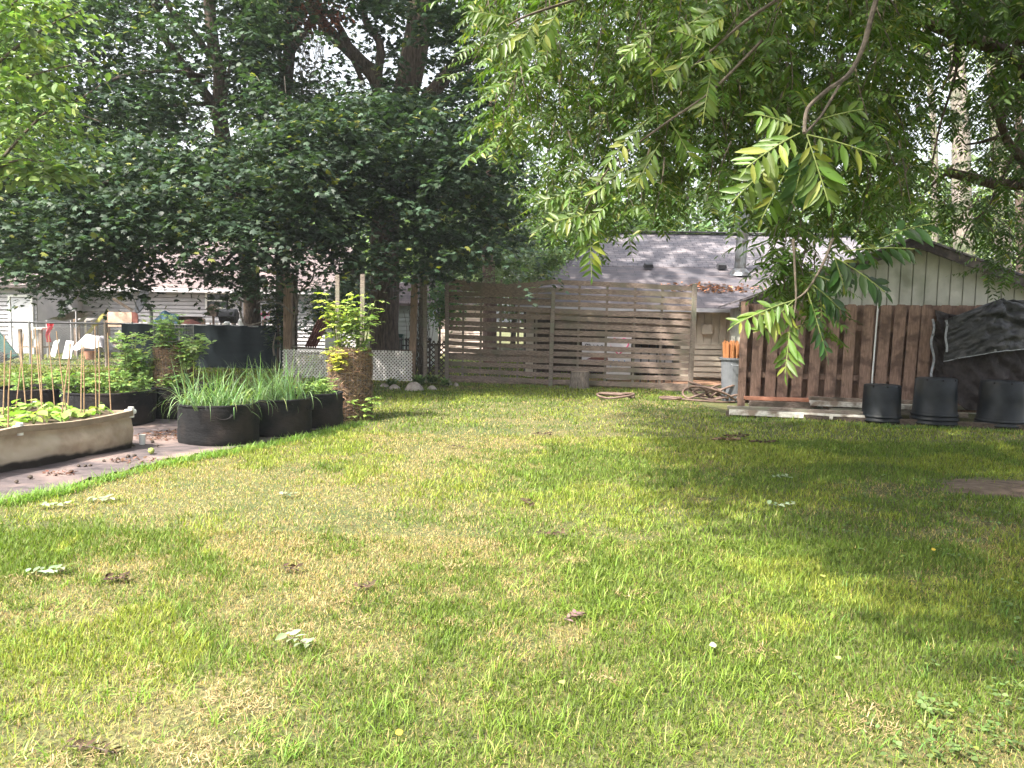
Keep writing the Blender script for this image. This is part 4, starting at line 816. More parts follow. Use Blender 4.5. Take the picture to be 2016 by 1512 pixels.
tower(TW2, .27, .62, .34, 'rear straw stuffed wire tower rising out of a black grow bag', .42)
# ================================================================== bottom right: lumber, pots, tarp
def lumber(pa, pb, da, db, w_, h_, z, mat, label, name='plank', nseg=8, jit=.004, cat='plank'):
    a = P(pa, 800, da); b_ = P(pb, 800, db); a.z = b_.z = z+h_/2
    return one(MB().beam(a, b_, w_, h_, nseg=nseg, jit=jit), name, mat, label, cat, (a.x, a.y, z))
g0 = G(1430, 824); 
lumber(1432, 1732, 12.55, 11.95, .14, .045, .12, 'gray_wood', 'grey splintered board lying on top of the white board at the pile front')
lumber(1436, 1736, 12.42, 11.83, .05, .085, .035, 'old_white', 'white painted board on edge at the front of the lumber pile')
lumber(1430, 2150, 12.50, 11.05, .12, .09, .0, 'dark_wood', 'long dark edging timber at the lawn side of the pots', 'timber', 16, .008, 'timber')
lumber(1465, 1600, 13.35, 13.15, .20, .05, .20, 'terracotta', 'reddish plank resting on the pile beneath the brown pickets')
lumber(1475, 1595, 13.1, 12.9, .18, .11, .085, 'plank', 'thick squared timber under the reddish plank')
lumber(1470, 1700, 12.85, 12.5, .22, .06, .02, 'dark_wood', 'dark damp plank lowest in the pile behind the white board')
lumber(1592, 1830, 13.0, 12.5, .20, .05, .245, 'plank', 'grey brown plank topmost in the pile behind the first pot')
lumber(1594, 1830, 12.88, 12.40, .20, .075, .165, 'old_white', 'peeling white plank under the grey one behind the first pot')
lumber(1632, 1905, 12.8, 12.2, .16, .07, .075, 'gray_wood', 'grey timber low behind the black pots')
lumber(1590, 2150, 13.3, 12.1, .14, .06, .16, 'gray_wood', 'long grey timber running behind the pots to the tarp')
lumber(1690, 1790, 12.1, 11.9, .10, .03, .035, 'terracotta', 'short brown stick lying between the first two pots')
def potprof(rt, rb, h_, lip=.06):  # upside-down pot: rim at the bottom
    return [(rt*.97, 0), (rt+.012, .0), (rt+.014, .022), (rt, .03), (rt*.99, lip), (rt*.985, lip+.004), (rt*.97, lip+.01), (rb+(rt-rb)*.45, h_*.55), (rb+.006, h_-.02), (rb-.004, h_-.004), (rb-.02, h_), (rb*.4, h_-.006), (.004, h_-.006)]
def pots(px, py, d, w_top_px, w_bot_px, top_py, nest, labels):
    c = P(px, py, d); c.z = .035; z_top = P(px, top_py, d).z; rb = w_top_px/2*d/FPX; rt = w_bot_px/2*d/FPX; st = .062; h_ = z_top-c.z-st*(nest-1)
    for k in range(nest):
        cc = c+Vector((random.uniform(-.008, .008), 0, st*(nest-1-k)))
        o = thing('plant_pot', labels[k], 'plant pot', cc, 'upside-down black nursery pots')
        if k == 0:
            MB().lathe(cc, potprof(rt*.955, rb, h_), 40).build('pot_wall', 'black_plastic', o, smooth=True)
            for i in range(4): a = -2.5+i*.75; MB().tube([cc+Vector((math.cos(a)*(rb-.015), math.sin(a)*(rb-.015), h_-.018)), cc+Vector((math.cos(a)*(rb+.012), math.sin(a)*(rb+.012), h_-.022))], .014, 8).build('drain_hole', M['hole'], o)
        else:
            q = rt*(.955+.02*k); MB().lathe(cc, [(q*.97, 0), (q+.014, 0), (q+.016, .024), (q, .032), (q*.985, st), (q*.93, st+.02)], 40).build('pot_wall', 'black_plastic', o, smooth=True)
M['hole'] = nmat('black_hole', (.002, .002, .002), (.004, .004, .004), 5, .9, 0)
pots(1733, 822, 11.95, 66, 76, 757, 2, ['first upside-down black pot standing on the white board end', 'rim of the pot nested under the first black pot'])
pots(1838, 832, 11.75, 72, 86, 744, 3, ['tallest upside-down black pot, in front of the tarp edge', 'upper nested rim beneath the tallest black pot', 'lowest nested rim under the tallest black pot'])
pots(1968, 834, 11.6, 76, 90, 750, 2, ['upside-down black pot by the hanging tarp at the frame edge', 'rim nested below the black pot at the frame edge'])
# tarp over something against the fence
def NZ(x, y, s_): return float(vnoise(np.array(x), np.array(y), 40+s_, 1.0, 2))-.5
def tarp_low(u, v):
    x = 1836+(2140-1836)*u; yt = 610+(10*math.sin(u*9)); yb = 790+18*math.sin(u*5+.5)-max(0, .22-u)*260
    p = P(x, yt+(yb-yt)*v, 12.62-.7*math.sin(min(1, u*1.6)*1.57)*(.45+.3*v)); fold = NZ(u*8+v*2.5, v*1.6, 1)*.30+NZ(u*18-v*6, v*5, 2)*.13+NZ(u*40, v*24, 6)*.035
    return p+Vector((0, -fold, 0))
def tarp_top(u, v):
    x = 1866+(2160-1866)*u; yt = 628-42*min(1, u/.37)+ (22*max(0, u-.37)); yb = 712-36*u-6*math.sin(u*3.14)
    sw = math.sin(math.pi*min(1, u*1.3)); p = P(x-8*v*(1-u), yt+(yb-yt)*v, 12.45-.72*math.sin(min(1, u*1.6)*1.57)*(.5+.25*v)-.06)
    rd = math.hypot(u-.36, v+.05); th = math.atan2(v+.05, u-.36); rd2 = math.hypot(u, v); th2 = math.atan2(v+.02, u+.02)
    fold = (NZ(th*4.5, rd*1.3, 1)*.26+NZ(th2*5, rd2*1.2, 3)*.20)*sw+NZ(u*12+v*8, v*7-u*5, 2)*.07+NZ(u*34+v*9, v*20, 6)*.035
    return p+Vector((0, -fold, .3*fold))
o = thing('tarp', 'crumpled black tarp draped over the right part of the brown fence', 'tarp', (P(1930, 700, 12.2).x, 12.2, 0))
MB().sheet(tarp_low, 80, 60).build('lower_layer', 'tarp_low', o, smooth=True, solid=.006)
MB().sheet(tarp_top, 90, 50).build('upper_layer', 'tarp', o, smooth=True, solid=.006)
hm = MB(); hp = [P(1836+3*math.sin(k*.9), 628+k*9, 12.52+.008*math.sin(k*2)) for k in range(14)]
for i in range(13): hm.beam(hp[i], hp[i+1], .010, .035, (1, 0, 0))
hp = [P(1863+1.5*math.sin(k), 630+k*7, 12.30) for k in range(10)]
for i in range(9): hm.beam(hp[i], hp[i+1], .010, .03, (1, 0, 0))
hm.build('hem', 'tarp_edge', o)
h2 = MB(); ep = [tarp_top(k/30, .985)+Vector((0, -.012, 0)) for k in range(31)]
for i in range(30): h2.beam(ep[i], ep[i+1], .004, .012, (0, 0, 1))
h2.build('edge_cord', 'tarp_edge', o)
for px, py, d in ((1837, 659, 12.46), (1865, 640, 12.25), (1959, 690, 11.55), (1862, 632, 12.2)):
    q = P(px, py, d); MB().tube([q, q+Vector((0, -.015, 0))], .018, 10).build('eyelet', 'pipe_metal', o)
# grey bin with orange sticks
bp_ = P(1441, 762, 14.9); bp_.z = 0; zb_ = P(1441, 704, 14.9).z
o = thing('garbage_bin', 'grey plastic garbage bin half hidden by the brown fence post', 'bin', bp_)
MB().lathe(bp_, [(.17, 0), (.19, .02), (.225, zb_-.04), (.25, zb_-.04), (.255, zb_), (.22, zb_), (.2, zb_-.1), (.01, zb_-.1)], 24).build('body', 'grey_bin', o, smooth=False)
MB().tube([bp_+Vector((-.1, -.25, zb_-.12)), bp_+Vector((-.08, -.29, zb_-.14)), bp_+Vector((.08, -.29, zb_-.14)), bp_+Vector((.1, -.25, zb_-.12))], .012, 6).build('handle', 'grey_bin', o)
mb = MB(); zs_ = P(1441, 672, 14.9).z
for i in range(70):
    a = random.uniform(0, 6.28); q = .19*math.sqrt(random.random()); mb.beam(bp_+Vector((math.cos(a)*q, math.sin(a)*q, zb_-.12)), bp_+Vector((math.cos(a)*q*1.15, math.sin(a)*q*1.15, zs_+random.uniform(-.07, .02))), .02, .02, (1, 0, 0))
one(mb, 'stick_bundle', 'orange_stick', 'bundle of orange split sticks standing in the grey bin', 'sticks', bp_+Vector((0, 0, zb_-.12)))
# stump
sp = G(1141, 765); sr = 19.5*sp.y/FPX; shh = P(1141, 731, sp.y).z
o = thing('tree_stump', 'short log stump on the lawn before the slat fence', 'stump', sp)
MB().lathe(sp, [(sr*1.08, -.02), (sr*1.02, .08), (sr*.97, shh*.5), (sr*.96, shh-.02), (sr*.93, shh)], 36, wob=.03, seed=5).build('bark', 'cut_wood', o, smooth=True)
MB().lathe(sp, [(sr*.93, shh), (sr*.5, shh+.004), (.004, shh+.002)], 36, wob=.03, seed=5).build('cut_top', 'cut_top', o)
# hoses
def coil(name, c, r_, n, label, rad=.018, wild=.12, lift=.05, sx=1.0, sy=1.0, tail=None):
    c = Vector(c); c.z = float(gz(c.x, c.y))+rad; pts = []; N_ = n*18
    for i in range(N_+1):
        a = 2*math.pi*i/18; q = r_*(1-.10*(i/N_)+wild*math.sin(a*.37+1)*.5); k = i/18
        pts.append(c+Vector((math.cos(a)*q*sx+wild*.3*math.sin(k*1.7), math.sin(a)*q*sy+wild*.3*math.cos(k*2.3), .02+lift*abs(math.sin(a*.61+k))*(.4+.6*k/n))))
    if tail: pts = [Vector((t_[0], t_[1], rad+float(gz(t_[0], t_[1])))) for t_ in tail]+pts
    return one(limb_m(pts, rad), name, 'hose', label, 'hose', c, smooth=True)
def limb_m(pts, rad):
    m = MB(); limb3(m, pts, rad, rad, 8, 0, 2); return m
c = G(1211, 788); coil('garden_hose', c, .36, 2, 'brown hose coiled in one loop on the grass near the stump', .02, .06, .10)
c = G(1318, 791); coil('garden_hose', c, .20, 2, 'small loop of brown hose lying low in the grass', .017, .1, .03)
c = G(1408, 790); coil('garden_hose', c, .44, 6, 'big tangled heap of brown hose left of the brown fence post', .021, .5, .34, 1.0, .6, [(c.x-1.0, c.y-.05), (c.x-.7, c.y-.12), (c.x-.4, c.y-.25), (c.x, c.y-.3), (c.x+.3, c.y-.2)])
# rocks under the hostas
for k, (px, py, w_, h_) in enumerate(((815, 768, 40, 16), (777, 766, 22, 9), (850, 766, 20, 7), (880, 758, 20, 10), (757, 762, 18, 8), (898, 760, 12, 7), (588, 752, 22, 16))):
    c = G(px, py); d = c.y; rx = w_/2*d/FPX; hz = h_*d/FPX; rr = random.Random(k); ph = [rr.uniform(0, 6) for _ in range(3)]; mb = MB(); n = 16
    for j in range(7):
        t_ = j/6*math.pi/2
        for i in range(n):
            a = 2*math.pi*i/n; q = 1+.14*math.sin(2*a+ph[0])+.08*math.sin(5*a+ph[1]+j); mb.v.append(c+Vector((math.cos(a)*math.cos(t_)*rx*q, math.sin(a)*math.cos(t_)*rx*.8*q, -.03+(hz+.03)*math.sin(t_)*(1+.06*math.sin(3*a+ph[2])))))
    mb.f = [(j*n+i, j*n+(i+1) % n, (j+1)*n+(i+1) % n, (j+1)*n+i) for j in range(6) for i in range(n)]
    one(mb, 'rock', 'rock', ['largest pale stone in front of the hosta plants', 'flat pale stone left of the largest stone', 'flat pale stone right of the largest stone', 'stone at the foot of the rightmost hosta', 'small pale stone near the end of the lattice', 'small stone between hosta and slat fence corner', 'pinkish stone before the left lattice panel'][k], 'rock', c, 'stones edging the hosta bed', smooth=True)
# ================================================================== GARDEN PLANTS
BLADE = ([(-1, 0, 0), (1, 0, 0), (.85, .35, .0), (-.85, .35, 0), (.6, .7, -.0), (-.6, .7, 0), (0, 1, 0)], [(0, 1, 2, 3), (3, 2, 4, 5), (5, 4, 6)])
def curved_blades(name, base_, dirs, L_, wd, bend, col, mat, parent=None, nseg=5):
    """blades that arc over: base (n,3), horizontal dirs (n,2), length, width, bend"""
    n = len(base_); ts = np.linspace(0, 1, nseg+1)
    H = np.stack([dirs[:, 0], dirs[:, 1], np.zeros(n)], 1); Hn = norm(H); Sd = np.stack([-Hn[:, 1], Hn[:, 0], np.zeros(n)], 1)
    V = np.zeros((n, (nseg+1)*2, 3))
    lean = np.linalg.norm(H, axis=1)
    P_ = np.zeros((n, nseg+1, 3)); p = base_.copy(); P_[:, 0] = p
    for i in range(1, nseg+1):
        ang = lean+bend*(ts[i]-.5/nseg)**1.5
        st = np.stack([np.sin(ang)*Hn[:, 0], np.sin(ang)*Hn[:, 1], np.cos(ang)], 1)*(L_/nseg)[:, None]; p = p+st; P_[:, i] = p
    for i in range(nseg+1):
        w_ = (wd*(1-.92*ts[i]**2.2))[:, None]; V[:, 2*i] = P_[:, i]-Sd*w_/2; V[:, 2*i+1] = P_[:, i]+Sd*w_/2
    k = (nseg+1)*2; F = [(2*i, 2*i+1, 2*i+3, 2*i+2) for i in range(nseg)]
    Vf = V.reshape(-1, 3)
    if parent is not None: Vf = Vf-np.array(parent_loc(parent))
    flat = np.array(F).ravel(); loops = (np.arange(n)[:, None]*k+flat[None, :]).ravel(); nf = n*nseg
    me = bpy.data.meshes.new(name); me.vertices.add(len(Vf)); me.vertices.foreach_set('co', Vf.astype(np.float32).ravel())
    me.loops.add(len(loops)); me.loops.foreach_set('vertex_index', loops.astype(np.int32))
    me.polygons.add(nf); me.polygons.foreach_set('loop_start', (np.arange(nf)*4).astype(np.int32)); me.polygons.foreach_set('loop_total', np.full(nf, 4, np.int32)); me.update(calc_edges=True)
    c4 = np.ones((n, k, 4), np.float32); c4[:, :, :3] = col[:, None, :]
    me.color_attributes.new('Col', 'FLOAT_COLOR', 'POINT').data.foreach_set('color', c4.ravel()); me.materials.append(M[mat])
    me.polygons.foreach_set('use_smooth', np.ones(nf, bool))
    o = bpy.data.objects.new(name, me); COL.objects.link(o)
    if parent is not None: o.parent = parent
    return o
def plant1(o, label, cat, loc, group=None): return tag(base(o, loc), label, cat, group)
# onions
def onions(spots, label, cat='onions'):
    B_, D_, L_, W_, K_ = [], [], [], [], []
    for (x, y, z, n, h0, h1, sp) in spots:
        B_.append(np.stack([x+rng.normal(0, sp, n), y+rng.normal(0, sp, n), np.full(n, z)], 1)); D_.append(rng.normal(0, .38, (n, 2))+rng.normal(0, .12, (1, 2))); L_.append(rng.uniform(h0, h1, n)); W_.append(rng.uniform(.007, .013, n)); K_.append(rng.uniform(.3, 2.9, n)*(rng.random(n) < .85)+.1)
    B_, D_, L_, W_, K_ = [np.concatenate(q) for q in (B_, D_, L_, W_, K_)]; n = len(B_)
    o = curved_blades('onion_leaves', B_, D_, L_, W_, K_, leafcol(n, (.17, .27, .12), .3, .10, (.42, .40, .16)), 'leaf', None, 9)
    return tag(base(o, (spots[0][0], spots[0][1], spots[0][2])), label, cat, 'long arching onion leaves in the lawn side grow bags', 'stuff')
def ring(cen, rr_, cnt, n, h0, h1): return [(cen[0]+rr_*math.sqrt((i+.5)/cnt)*math.cos(i*2.4), cen[1]+rr_*math.sqrt((i+.5)/cnt)*math.sin(i*2.4), .41, n, h0, h1, .05) for i in range(cnt)]
onions(ring((-3.48, 9.07), .33, 9, 34, .32, .66)+[(-3.80+.12*i, 8.86-.1*i, .43, 12, .45, .75, .03) for i in range(3)], 'long thin arching onion leaves flopping over the rim of the nearest grow bag')
onions(ring((-3.02, 9.83), .31, 9, 36, .32, .80), 'tallest onion leaves, in the middle grow bag of the lawn side row')
onions([(-2.86+.12*i, 10.75-.1*i, .41, 16, .2, .5, .05) for i in range(4)], 'short onion tufts at the back of the bag beside the straw tower')
# compound leafy plant: stems with leaflets (tomato, potato)
def leafy(c, h_, spread, nst, nlf, lf, colr, name, label, group=None, cat='plant', T=OVAL, yellow=.06, lean=(0, 0), glossy='leaf', trail=False):
    c = Vector(c); o = thing(name, label, cat, c, group); sm = MB(); pos = []; fw = []; nr = []
    for s_ in range(nst):
        a = random.uniform(0, 6.28); q = spread*random.uniform(.3, 1); top = c+Vector((math.cos(a)*q+lean[0], math.sin(a)*q+lean[1], h_*random.uniform(.55, 1.0)*(0.35 if trail else 1)))
        st = c+Vector((math.cos(a)*q*.15, math.sin(a)*q*.15, 0)); md = st.lerp(top, .5)+Vector((random.uniform(-.03, .03), random.uniform(-.03, .03), h_*.10))
        pts = [st, md, top]; m2 = MB(); path = limb3(sm, pts, .007, .003, 5, 0, 5)
        for k in range(nlf):
            t_ = (k+1)/nlf; i0 = min(int(t_*(len(path)-1)), len(path)-2); b = path[i0].lerp(path[i0+1], t_*(len(path)-1)-i0)
            a2 = k*2.4+random.uniform(-.4, .4)+a; L_ = random.uniform(.6, 1.1)*lf*2.6; el = random.uniform(-.1, .7)
            d = Vector((math.cos(a2)*math.cos(el), math.sin(a2)*math.cos(el), math.sin(el))); sd = Vector((-math.sin(a2), math.cos(a2), 0))
            for j in range(5):
                u_ = .4+.3*(j//2); sgn = -1 if j % 2 else 1; q_ = b+d*L_*u_-Vector((0, 0, .25*L_*u_*u_)); f = (d*.35+sd*sgn) if j < 4 else d
                pos.append(q_); f = f+Vector((random.uniform(-.2, .2), random.uniform(-.2, .2), random.uniform(-.6, .1))); fw.append(f); nr.append((random.uniform(-.4, .4), random.uniform(-.5, .2), 1))
            e_ = b+d*L_*.9-Vector((0, 0, .2*L_)); sm.tube([b, b+d*L_*.5-Vector((0, 0, .06*L_)), e_], [.0025, .002, .0015], 3, False)
    pos = np.array([tuple(p) for p in pos]); A, B, C = frames(np.array([tuple(f) for f in fw]), np.array(nr, float)); s = (lf*rng.uniform(.6, 1.25, len(pos)))[:, None]
    inst_mesh('leaves', T[0], T[1], pos, A*s*1.15, B*s, C*s, leafcol(len(pos), colr, .22, yellow, (.42, .38, .08)), glossy, o)
    sm.build('stem', 'twig_green', o); return o
LG = (.17, .27, .075)
TOMT = ([(0, 0, 0), (-.2, .1, .02), (-.22, .32, .05), (-.36, .45, .03), (-.2, .6, .04), (-.15, .8, .02), (0, 1, -.08), (.15, .8, .02), (.2, .6, .04), (.36, .45, .03), (.22, .32, .05), (.2, .1, .02), (0, .5, -.01)],
        [(0, 12, 3, 2, 1), (12, 6, 5, 4, 3), (0, 11, 10, 9, 12), (12, 9, 8, 7, 6)])
for i, (dx, dy) in enumerate(((-.3, .0), (-.1, .2), (.1, -.05), (.3, .12), (.0, -.28), (-.32, -.22), (.28, -.22))):
    leafy((-5.53+dx*1.2, 10.5+dy*1.2, .40), .27+.05*(i % 3), .16, 7, 5, .058, LG, 'potato_plant', 'light green low leafy plant in the wide grow bag behind the beige bed', 'low leafy plants in the wide back grow bag', T=TOMT)
for i, (dx, dy) in enumerate(((-.25, .0), (.1, .2), (.25, -.05), (-.05, -.25))):
    leafy((-6.7+dx, 10.8+dy, .38), .30, .17, 7, 5, .058, LG, 'potato_plant', 'light green low leafy plant in the far left back grow bag', 'low leafy plants in the far left grow bag', T=TOMT)
# climbing plants on the rear tower
for i, (px, py, h_, sp_, lab) in enumerate(((258, 765, .85, .22, 'tall pale leafy plant rising left of the rear straw tower'), (285, 752, .60, .2, 'leafy plant spilling over the left side of the rear straw tower'), (330, 700, .55, .18, 'leafy shoot topping the rear straw tower'), (372, 735, .5, .26, 'leafy plant bushing out right of the rear straw tower'), (348, 765, .25, .2, 'small leafy sprout at the foot of the rear straw tower'))):
    c = P(px, py, 11.25); c.z = {0: .42, 1: .45, 2: 1.0, 3: .72, 4: .42}[i]
    if i == 3: c.x = -4.82
    leafy(c, h_, sp_, 13, 8, .072, (.25, .36, .13), 'tomato_plant', lab, lean=((0.12, 0) if i == 3 else (0, 0)), T=TOMT)
# front tower: yellow-green plants
YG = (.30, .38, .07)
leafy((-2.55, 11.38, .93), .95, .26, 15, 9, .074, YG, 'tomato_plant', 'tall yellow green leafy plant on the left of the front straw tower', T=TOMT, yellow=.2)
leafy((-2.26, 11.42, .93), .86, .26, 13, 9, .072, (.24, .34, .10), 'tomato_plant', 'tall green leafy plant on the right of the front straw tower', T=TOMT)
leafy((-2.52, 11.12, .72), .32, .20, 10, 6, .06, (.42, .42, .07), 'tomato_plant', 'yellowing leafy shoots hanging on the front face of the front tower', T=TOMT, yellow=.5)
leafy((-2.18, 11.22, .02), .35, .30, 5, 5, .062, (.25, .36, .09), 'tomato_plant', 'leafy runner sprawling on the grass at the foot of the front straw tower', T=TOMT)
for i, (dx, dy) in enumerate(((-.15, .05), (.12, -.1), (.05, .22))):
    leafy((-2.74+dx, 10.55+dy, .40), .18+.06*i, .17, 6, 5, .055, (.22, .33, .09), 'potato_plant', 'low green plant in the bag beside the front straw tower', 'low plants in the bag beside the front tower', T=TOMT)
# big-leaved bean seedlings in the beige bed
def seedling(c, h_, n, lf, group, label):
    c = Vector(c); o = thing('bean_plant', label, 'plant', c, group); a = rng.random(n)*6.283; rr = rng.uniform(.0, .10, n); hh_ = h_*rng.uniform(.35, 1, n)
    pos = np.stack([c.x+rr*np.cos(a), c.y+rr*np.sin(a), c.z+hh_], 1); fw = np.stack([np.cos(a), np.sin(a), rng.uniform(-.6, .05, n)], 1); nr = np.stack([rng.normal(0, .25, n), rng.normal(0, .25, n), np.ones(n)], 1)
    A, B, C = frames(fw, nr); s = (lf*rng.uniform(.6, 1.2, n))[:, None]; inst_mesh('leaves', OVAL[0], OVAL[1], pos, A*s*1.35, B*s, C*s, leafcol(n, (.24, .36, .09), .15, .05), 'leaf', o)
    m2 = MB(); [m2.tube([c, Vector(pos[k])], .003, 3, False) for k in range(n)]; m2.build('stem', 'twig_green', o)
k = 0
for u in np.arange(.12, 2.0, .24):
    for v in (.22, .52, .82, 1.12):
        p = bA+E1*(u+random.uniform(-.05, .05))+E2*(v+random.uniform(-.06, .06)); p.z = .40
        seedling(p, random.uniform(.06, .17), 9, .12, 'bean plants growing in the beige bed', 'broad leaved light green seedling in the beige bed'); k += 1
# hostas
def hosta(px, py, w_px, n, label):
    c = G(px, py); rad = w_px/2*c.y/FPX; a = rng.random(n)*6.283; d = np.stack([np.cos(a), np.sin(a)], 1)*rng.uniform(.3, 1.1, (n, 1))
    b = np.stack([c.x+rng.normal(0, .03, n), c.y+rng.normal(0, .03, n), np.full(n, .02)], 1)
    o = curved_blades('hosta', b, d, rng.uniform(.6, 1.05, n)*rad*1.15, rng.uniform(.06, .10, n), rng.uniform(.5, 1.5, n), leafcol(n, (.11, .19, .06), .3, .3, (.42, .46, .20)), 'leaf', None, 6)
    return plant1(o, label, 'plant', c, 'hosta plants below the lattice and posts')
hosta(770, 762, 46, 60, 'hosta clump left of the big pale stone'); hosta(826, 757, 50, 70, 'hosta clump behind the big pale stone'); hosta(852, 755, 44, 60, 'hosta clump between big stone and slat fence corner'); hosta(876, 760, 36, 50, 'rightmost hosta clump at the slat fence foot'); hosta(622, 762, 50, 60, 'hosta clump before the left lattice, behind the grow bags')
# ================================================================== TREES
def tree(name, label, loc, group=None): return thing(name, label, 'tree', loc, group)
DG = (.035, .060, .035)
# --- big maple (trunk in the middle) ; sprays by outline, depth 13..20
mt = tree('maple_tree', 'big dark maple with thick furrowed trunk rising behind the right lattice', P(757, 745, 20.3)); mt.location.z = 0
MT = MB(); limb(MT, [(758, 750, 20.3), (757, 690, 20.3), (757, 600, 20.3), (758, 480, 20.2), (765, 360, 20.2), (780, 250, 20.1), (812, 130, 20), (828, 0, 20), (835, -200, 20)], .40, .30, 26, .035, sub=6)
for k in range(0, 26): MT.v[k] = MT.v[k]+(MT.v[k]-P(758, 750, 20.3)).normalized()*.12
MT.build('trunk', 'bark', mt, smooth=True)
LB = MB()
for pts, w0, w1 in (([(770, 300, 20.1), (745, 170, 19.8), (700, 110, 19.5), (650, 65, 19.3), (610, 0, 19)], .21, .12), ([(740, 175, 19.8), (748, 90, 20), (720, 40, 20), (712, -40, 20)], .12, .07),
                    ([(800, 240, 20.1), (870, 160, 19.6), (905, 120, 19.4), (960, 95, 19.2), (1010, 30, 19)], .19, .12), ([(715, 165, 19.5), (690, 110, 19), (660, 80, 18.8)], .06, .05), ([(690, 95, 19.5), (650, 30, 19), (560, -40, 19)], .10, .05),
                    ([(758, 420, 20), (690, 380, 18), (600, 400, 16.5), (500, 460, 15.5), (440, 520, 15)], .12, .03), ([(765, 400, 20), (840, 380, 18.5), (930, 400, 17), (1000, 450, 16)], .12, .03), ([(770, 330, 20), (650, 290, 17), (540, 300, 15.5)], .11, .03), ([(775, 290, 20), (860, 290, 18), (960, 310, 16)], .11, .03)):
    limb(LB, pts, w0, w1, 10, .06)
LB.build('limb', 'bark', mt, smooth=True)
LH = [(430, 110, 24, 120), (430, 225, 34, 45), (380, 150, 26, 34), (345, 95, 22, 34), (395, 65, 18, 28), (565, 110, 16, 140), (700, 105, 62, 52), (740, 170, 34, 34), (735, 70, 18, 40), (815, 110, 30, 110), (880, 150, 40, 26), (935, 110, 30, 20)]
holes = [(655, 80, 42, 45), (712, 130, 30, 38), (765, 150, 18, 22), (690, 25, 24, 20), (845, 40, 16, 22), (430, 228, 14, 12), (742, 368, 12, 12), (620, 510, 40, 22), (310, 180, 22, 18), (165, 140, 14, 14), (235, 95, 20, 12), (730, 360, 10, 14)]
poly_up = [(470, -40), (1000, -40), (1010, 120), (1000, 330), (880, 250), (700, 250), (560, 240), (470, 180)]
poly_low = [(540, 240), (700, 185), (820, 175), (960, 250), (1010, 330), (1020, 428), (1040, 478), (1000, 503), (930, 483), (890, 528), (830, 538), (790, 523), (740, 528), (690, 533), (640, 508), (590, 468), (520, 428)]
def overhead(n, x0, x1):
    q = np.stack([rng.uniform(x0, x1, n), rng.uniform(12, 24, n), rng.uniform(.2, 3.5, n)], 1); q[:, 2] += 1.9+.445*q[:, 1]; k = (q[:, 2]-.6)/TOSUN.z
    gx_, gy_ = q[:, 0]-TOSUN.x*k, q[:, 1]-TOSUN.y*k
    return q[~((gx_ > -8.5) & (gx_ < 1) & (gy_ > 8) & (gy_ < 20.8))]
def crown(parent, groups, T, mat='leaf', name='crown'):
    Ps, As, Bs, Cs, Co = [], [], [], [], []
    for cen, nl, rad, th, sz, colr, var, yel in groups:
        k = (cen[:, 2]-.5)/TOSUN.z; ax__, ay__ = cen[:, 0]-TOSUN.x*k, cen[:, 1]-TOSUN.y*k
        cen = cen[~((ax__ > -6.6) & (ax__ < -1.6) & (ay__ > 17.6) & (ay__ < 19.8) & (rng.random(len(cen)) < .8))]
        p, A, B, C = sprays(cen, nl, rad, th, sz); Ps.append(p); As.append(A); Bs.append(B); Cs.append(C)
        sh = np.repeat(rng.uniform(.72, 1.4, len(cen)), nl)[:, None]; Co.append(leafcol(len(p), colr, var, yel)*sh)
    return inst_mesh(name, T[0], T[1], np.concatenate(Ps), np.concatenate(As), np.concatenate(Bs), np.concatenate(Cs), np.concatenate(Co), mat, parent)
crown(mt, [(px_points(poly_low, 400, 14.0, 19.4, holes+[(757, 470, 30, 120)]), 88, .74, .028, .118, DG, .25, .03),
           (px_points(poly_up, 210, 20.8, 25, holes), 40, .60, .07, .15, DG, .25, .02), (px_points(poly_up, 150, 16.0, 19.8, holes+LH), 66, .60, .035, .125, DG, .25, .02),
           (overhead(260, -8, 2), 14, 1.1, .2, .42, DG, .2, 0)], MAPLE)
# --- left maple
lt = tree('maple_tree', 'dark maple at the left, its forked trunk high above the windscreen', P(500, 745, 23.2)); lt.location.z = 0
MT = MB(); limb(MT, [(500, 745, 23.2), (497, 650, 23.0), (494, 560, 22.6), (470, 420, 21.4), (445, 300, 20.4), (432, 220, 20), (434, 150, 19.8), (420, 90, 19.6), (408, -60, 19.5)], .27, .13, 20, .035, sub=6); MT.build('trunk', 'bark', lt, smooth=True)
LB = MB()
for pts, w0, w1 in (([(428, 215, 20), (385, 160, 19.5), (345, 105, 19), (318, 60, 18.6), (300, -20, 18.3)], .13, .07), ([(425, 130, 19.8), (385, 70, 19.3), (340, 25, 19), (320, -20, 19)], .09, .05), ([(420, 205, 20), (370, 205, 19), (300, 210, 18)], .07, .02), ([(445, 190, 20), (455, 120, 20), (480, 60, 20), (470, -20, 20)], .05, .04),
                    ([(470, 420, 20.8), (380, 430, 18), (290, 470, 15.5), (200, 540, 14)], .10, .02), ([(455, 330, 20.4), (350, 330, 18), (230, 350, 15.5), (120, 420, 14.5)], .10, .02), ([(400, 150, 19.5), (330, 140, 18), (240, 150, 17), (150, 200, 16)], .06, .02)):
    limb(LB, pts, w0, w1, 10, .06)
LB.build('limb', 'bark', lt, smooth=True)
polyL_up = [(-60, -40), (520, -40), (600, 180), (560, 260), (440, 230), (300, 260), (150, 300), (-60, 330)]
polyL_low = [(-60, 300), (130, 290), (330, 250), (450, 260), (600, 240), (620, 330), (600, 460), (540, 500), (540, 550), (500, 560), (440, 555), (400, 545), (370, 540), (330, 508), (285, 512), (235, 562), (140, 555), (90, 560), (60, 545), (-60, 535)]
